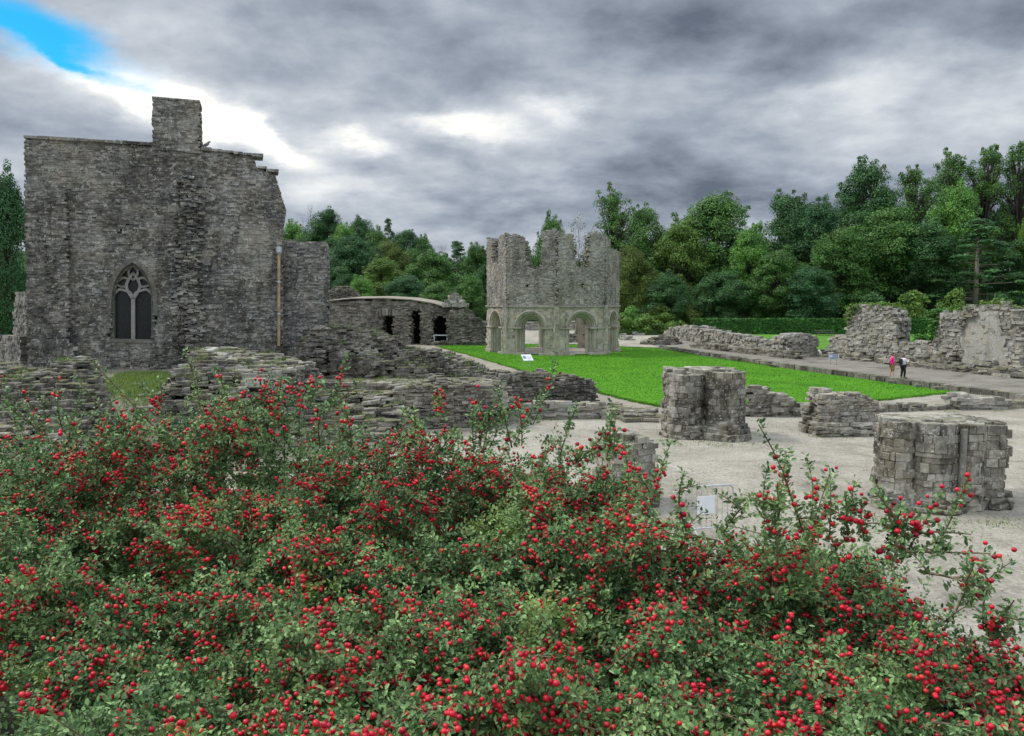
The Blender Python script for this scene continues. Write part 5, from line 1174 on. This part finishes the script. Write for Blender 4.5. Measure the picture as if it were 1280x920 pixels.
# cloud deck coordinates: flattened towards the horizon
zc = T.m('ADD', T.m('MAXIMUM', Z, 0.0), .26); cv = T.node("ShaderNodeCombineXYZ"); T.link(T.m('DIVIDE', X, zc), cv.inputs[0]); T.link(T.m('DIVIDE', Y, zc), cv.inputs[1]); deck = cv.outputs[0]
n_big = T.noise(deck, 1.5, 7, .55, .25); n_mid = T.noise(deck, 4.6, 8, .6, .1); n_w = T.noise(deck, 2.4, 6, .6, 0, 1)
ws = T.node("ShaderNodeSeparateColor"); T.link(n_w, ws.inputs[0])
AZw = T.m('ADD', AZ, T.m('MULTIPLY', T.m('SUBTRACT', ws.outputs[0], .5), 13.0)); ELw = T.m('ADD', EL, T.m('MULTIPLY', T.m('SUBTRACT', ws.outputs[1], .5), 6.0))
def blob(u, v, su, sv, amp, rot=0.0):
    a0 = math.degrees(math.atan((u - 640) / FPX)); e0 = math.degrees(math.atan((HOR - v) / FPX * math.cos(rad(a0)))); k = .0573
    c, s = math.cos(rad(rot)), math.sin(rad(rot)); da = T.m('SUBTRACT', AZw, a0); de = T.m('SUBTRACT', ELw, e0)
    p = T.m('ADD', T.m('MULTIPLY', da, c / (su * k)), T.m('MULTIPLY', de, -s / (su * k))); q = T.m('ADD', T.m('MULTIPLY', da, s / (sv * k)), T.m('MULTIPLY', de, c / (sv * k)))
    r2 = T.m('ADD', T.m('MULTIPLY', p, p), T.m('MULTIPLY', q, q)); return T.m('MULTIPLY', T.m('POWER', math.e, T.m('MULTIPLY', r2, -1.0)), amp)
def add(*a):
    r = a[0]
    for x in a[1:]: r = T.m('ADD', r, x)
    return r
bright = add(blob(300, 160, 120, 24, .8, 20), blob(150, 112, 90, 18, .45, 22), blob(455, 182, 50, 13, .45, 12), blob(580, 166, 75, 15, .5, 3), blob(700, 140, 30, 18, .35), blob(1110, 105, 60, 40, .2), blob(1000, 132, 80, 16, .22), blob(1260, 115, 60, 40, .16), blob(420, 240, 70, 20, .22), blob(690, 225, 60, 22, .18))
dark = add(blob(800, 55, 200, 50, .21), blob(1200, 25, 170, 50, .3), blob(1000, 245, 300, 30, .1), blob(60, 180, 110, 45, .12), blob(420, 60, 200, 40, .1, 10), blob(860, 235, 240, 40, .16), blob(365, 170, 40, 14, .22, 25), blob(1150, 200, 180, 40, .05), blob(560, 260, 120, 30, .1))
val = add(.37, T.m('MULTIPLY', T.m('SUBTRACT', n_big, .5), .9), T.m('MULTIPLY', T.m('SUBTRACT', n_mid, .5), .62), bright, T.m('MULTIPLY', dark, -1.0))
cloud = T.ramp(val, [(.0, (.075, .092, .122)), (.25, (.185, .212, .256)), (.46, (.305, .33, .366)), (.66, (.44, .458, .475)), (.92, (.66, .64, .59))])
sky = T.node("ShaderNodeTexSky", sky_type='NISHITA'); sky.sun_disc = False; sky.sun_elevation = SUN_EL; sky.sun_rotation = SUN_AZ; sky.air_density = 1.0; sky.dust_density = .4
blue = T.mix(1.0, sky.outputs[0], (.07, .57, .72), 'MULTIPLY')
hole = T.m('MULTIPLY', T.rng(add(blob(55, 46, 105, 27, 1.15, 15), blob(120, 92, 70, 9, .45, 22)), .05, 1.15), 1.0)
# brighter overhead and behind, as under a broken overcast
gain = add(1.0, T.m('MULTIPLY', T.rng(EL, 20.0, 60.0), 2.4), T.m('MULTIPLY', T.rng(Y, .2, -.6), .55))
BGS = .12
cl_s = T.mix(1.0, cloud, (1 / BGS,) * 3, 'MULTIPLY'); gcol = T.node("ShaderNodeCombineColor"); [T.link(T.m('ADD', 1.0, T.m('MULTIPLY', T.m('SUBTRACT', gain, 1.0), k_)), gcol.inputs[i]) for i, k_ in enumerate((1.02, 1.0, .95))]
cl_s = T.mix(1.0, cl_s, gcol.outputs[0], 'MULTIPLY')
for n_ in w.node_tree.nodes:
    if n_.type == 'MIX': n_.clamp_result = False; n_.clamp_factor = True
fin = T.mix(hole, cl_s, blue); T.link(fin, bg.inputs[0]); bg.inputs[1].default_value = BGS
sl = bpy.data.lights.new("sun", 'SUN'); sl.energy = 1.5; sl.angle = rad(14); sl.color = (1, .94, .84); so = bpy.data.objects.new("sun", sl); COL.objects.link(so)
dv = Vector((math.sin(SUN_AZ) * math.cos(SUN_EL), math.cos(SUN_AZ) * math.cos(SUN_EL), math.sin(SUN_EL))); so.rotation_euler = dv.to_track_quat('Z', 'Y').to_euler()

vs = scene.view_settings; vs.view_transform = 'Standard'; vs.look = 'None'; vs.exposure = 0.85; vs.gamma = 1.0; vs.use_curve_mapping = False
scene.cycles.max_bounces = 6; scene.cycles.transparent_max_bounces = 8; scene.cycles.use_denoising = True
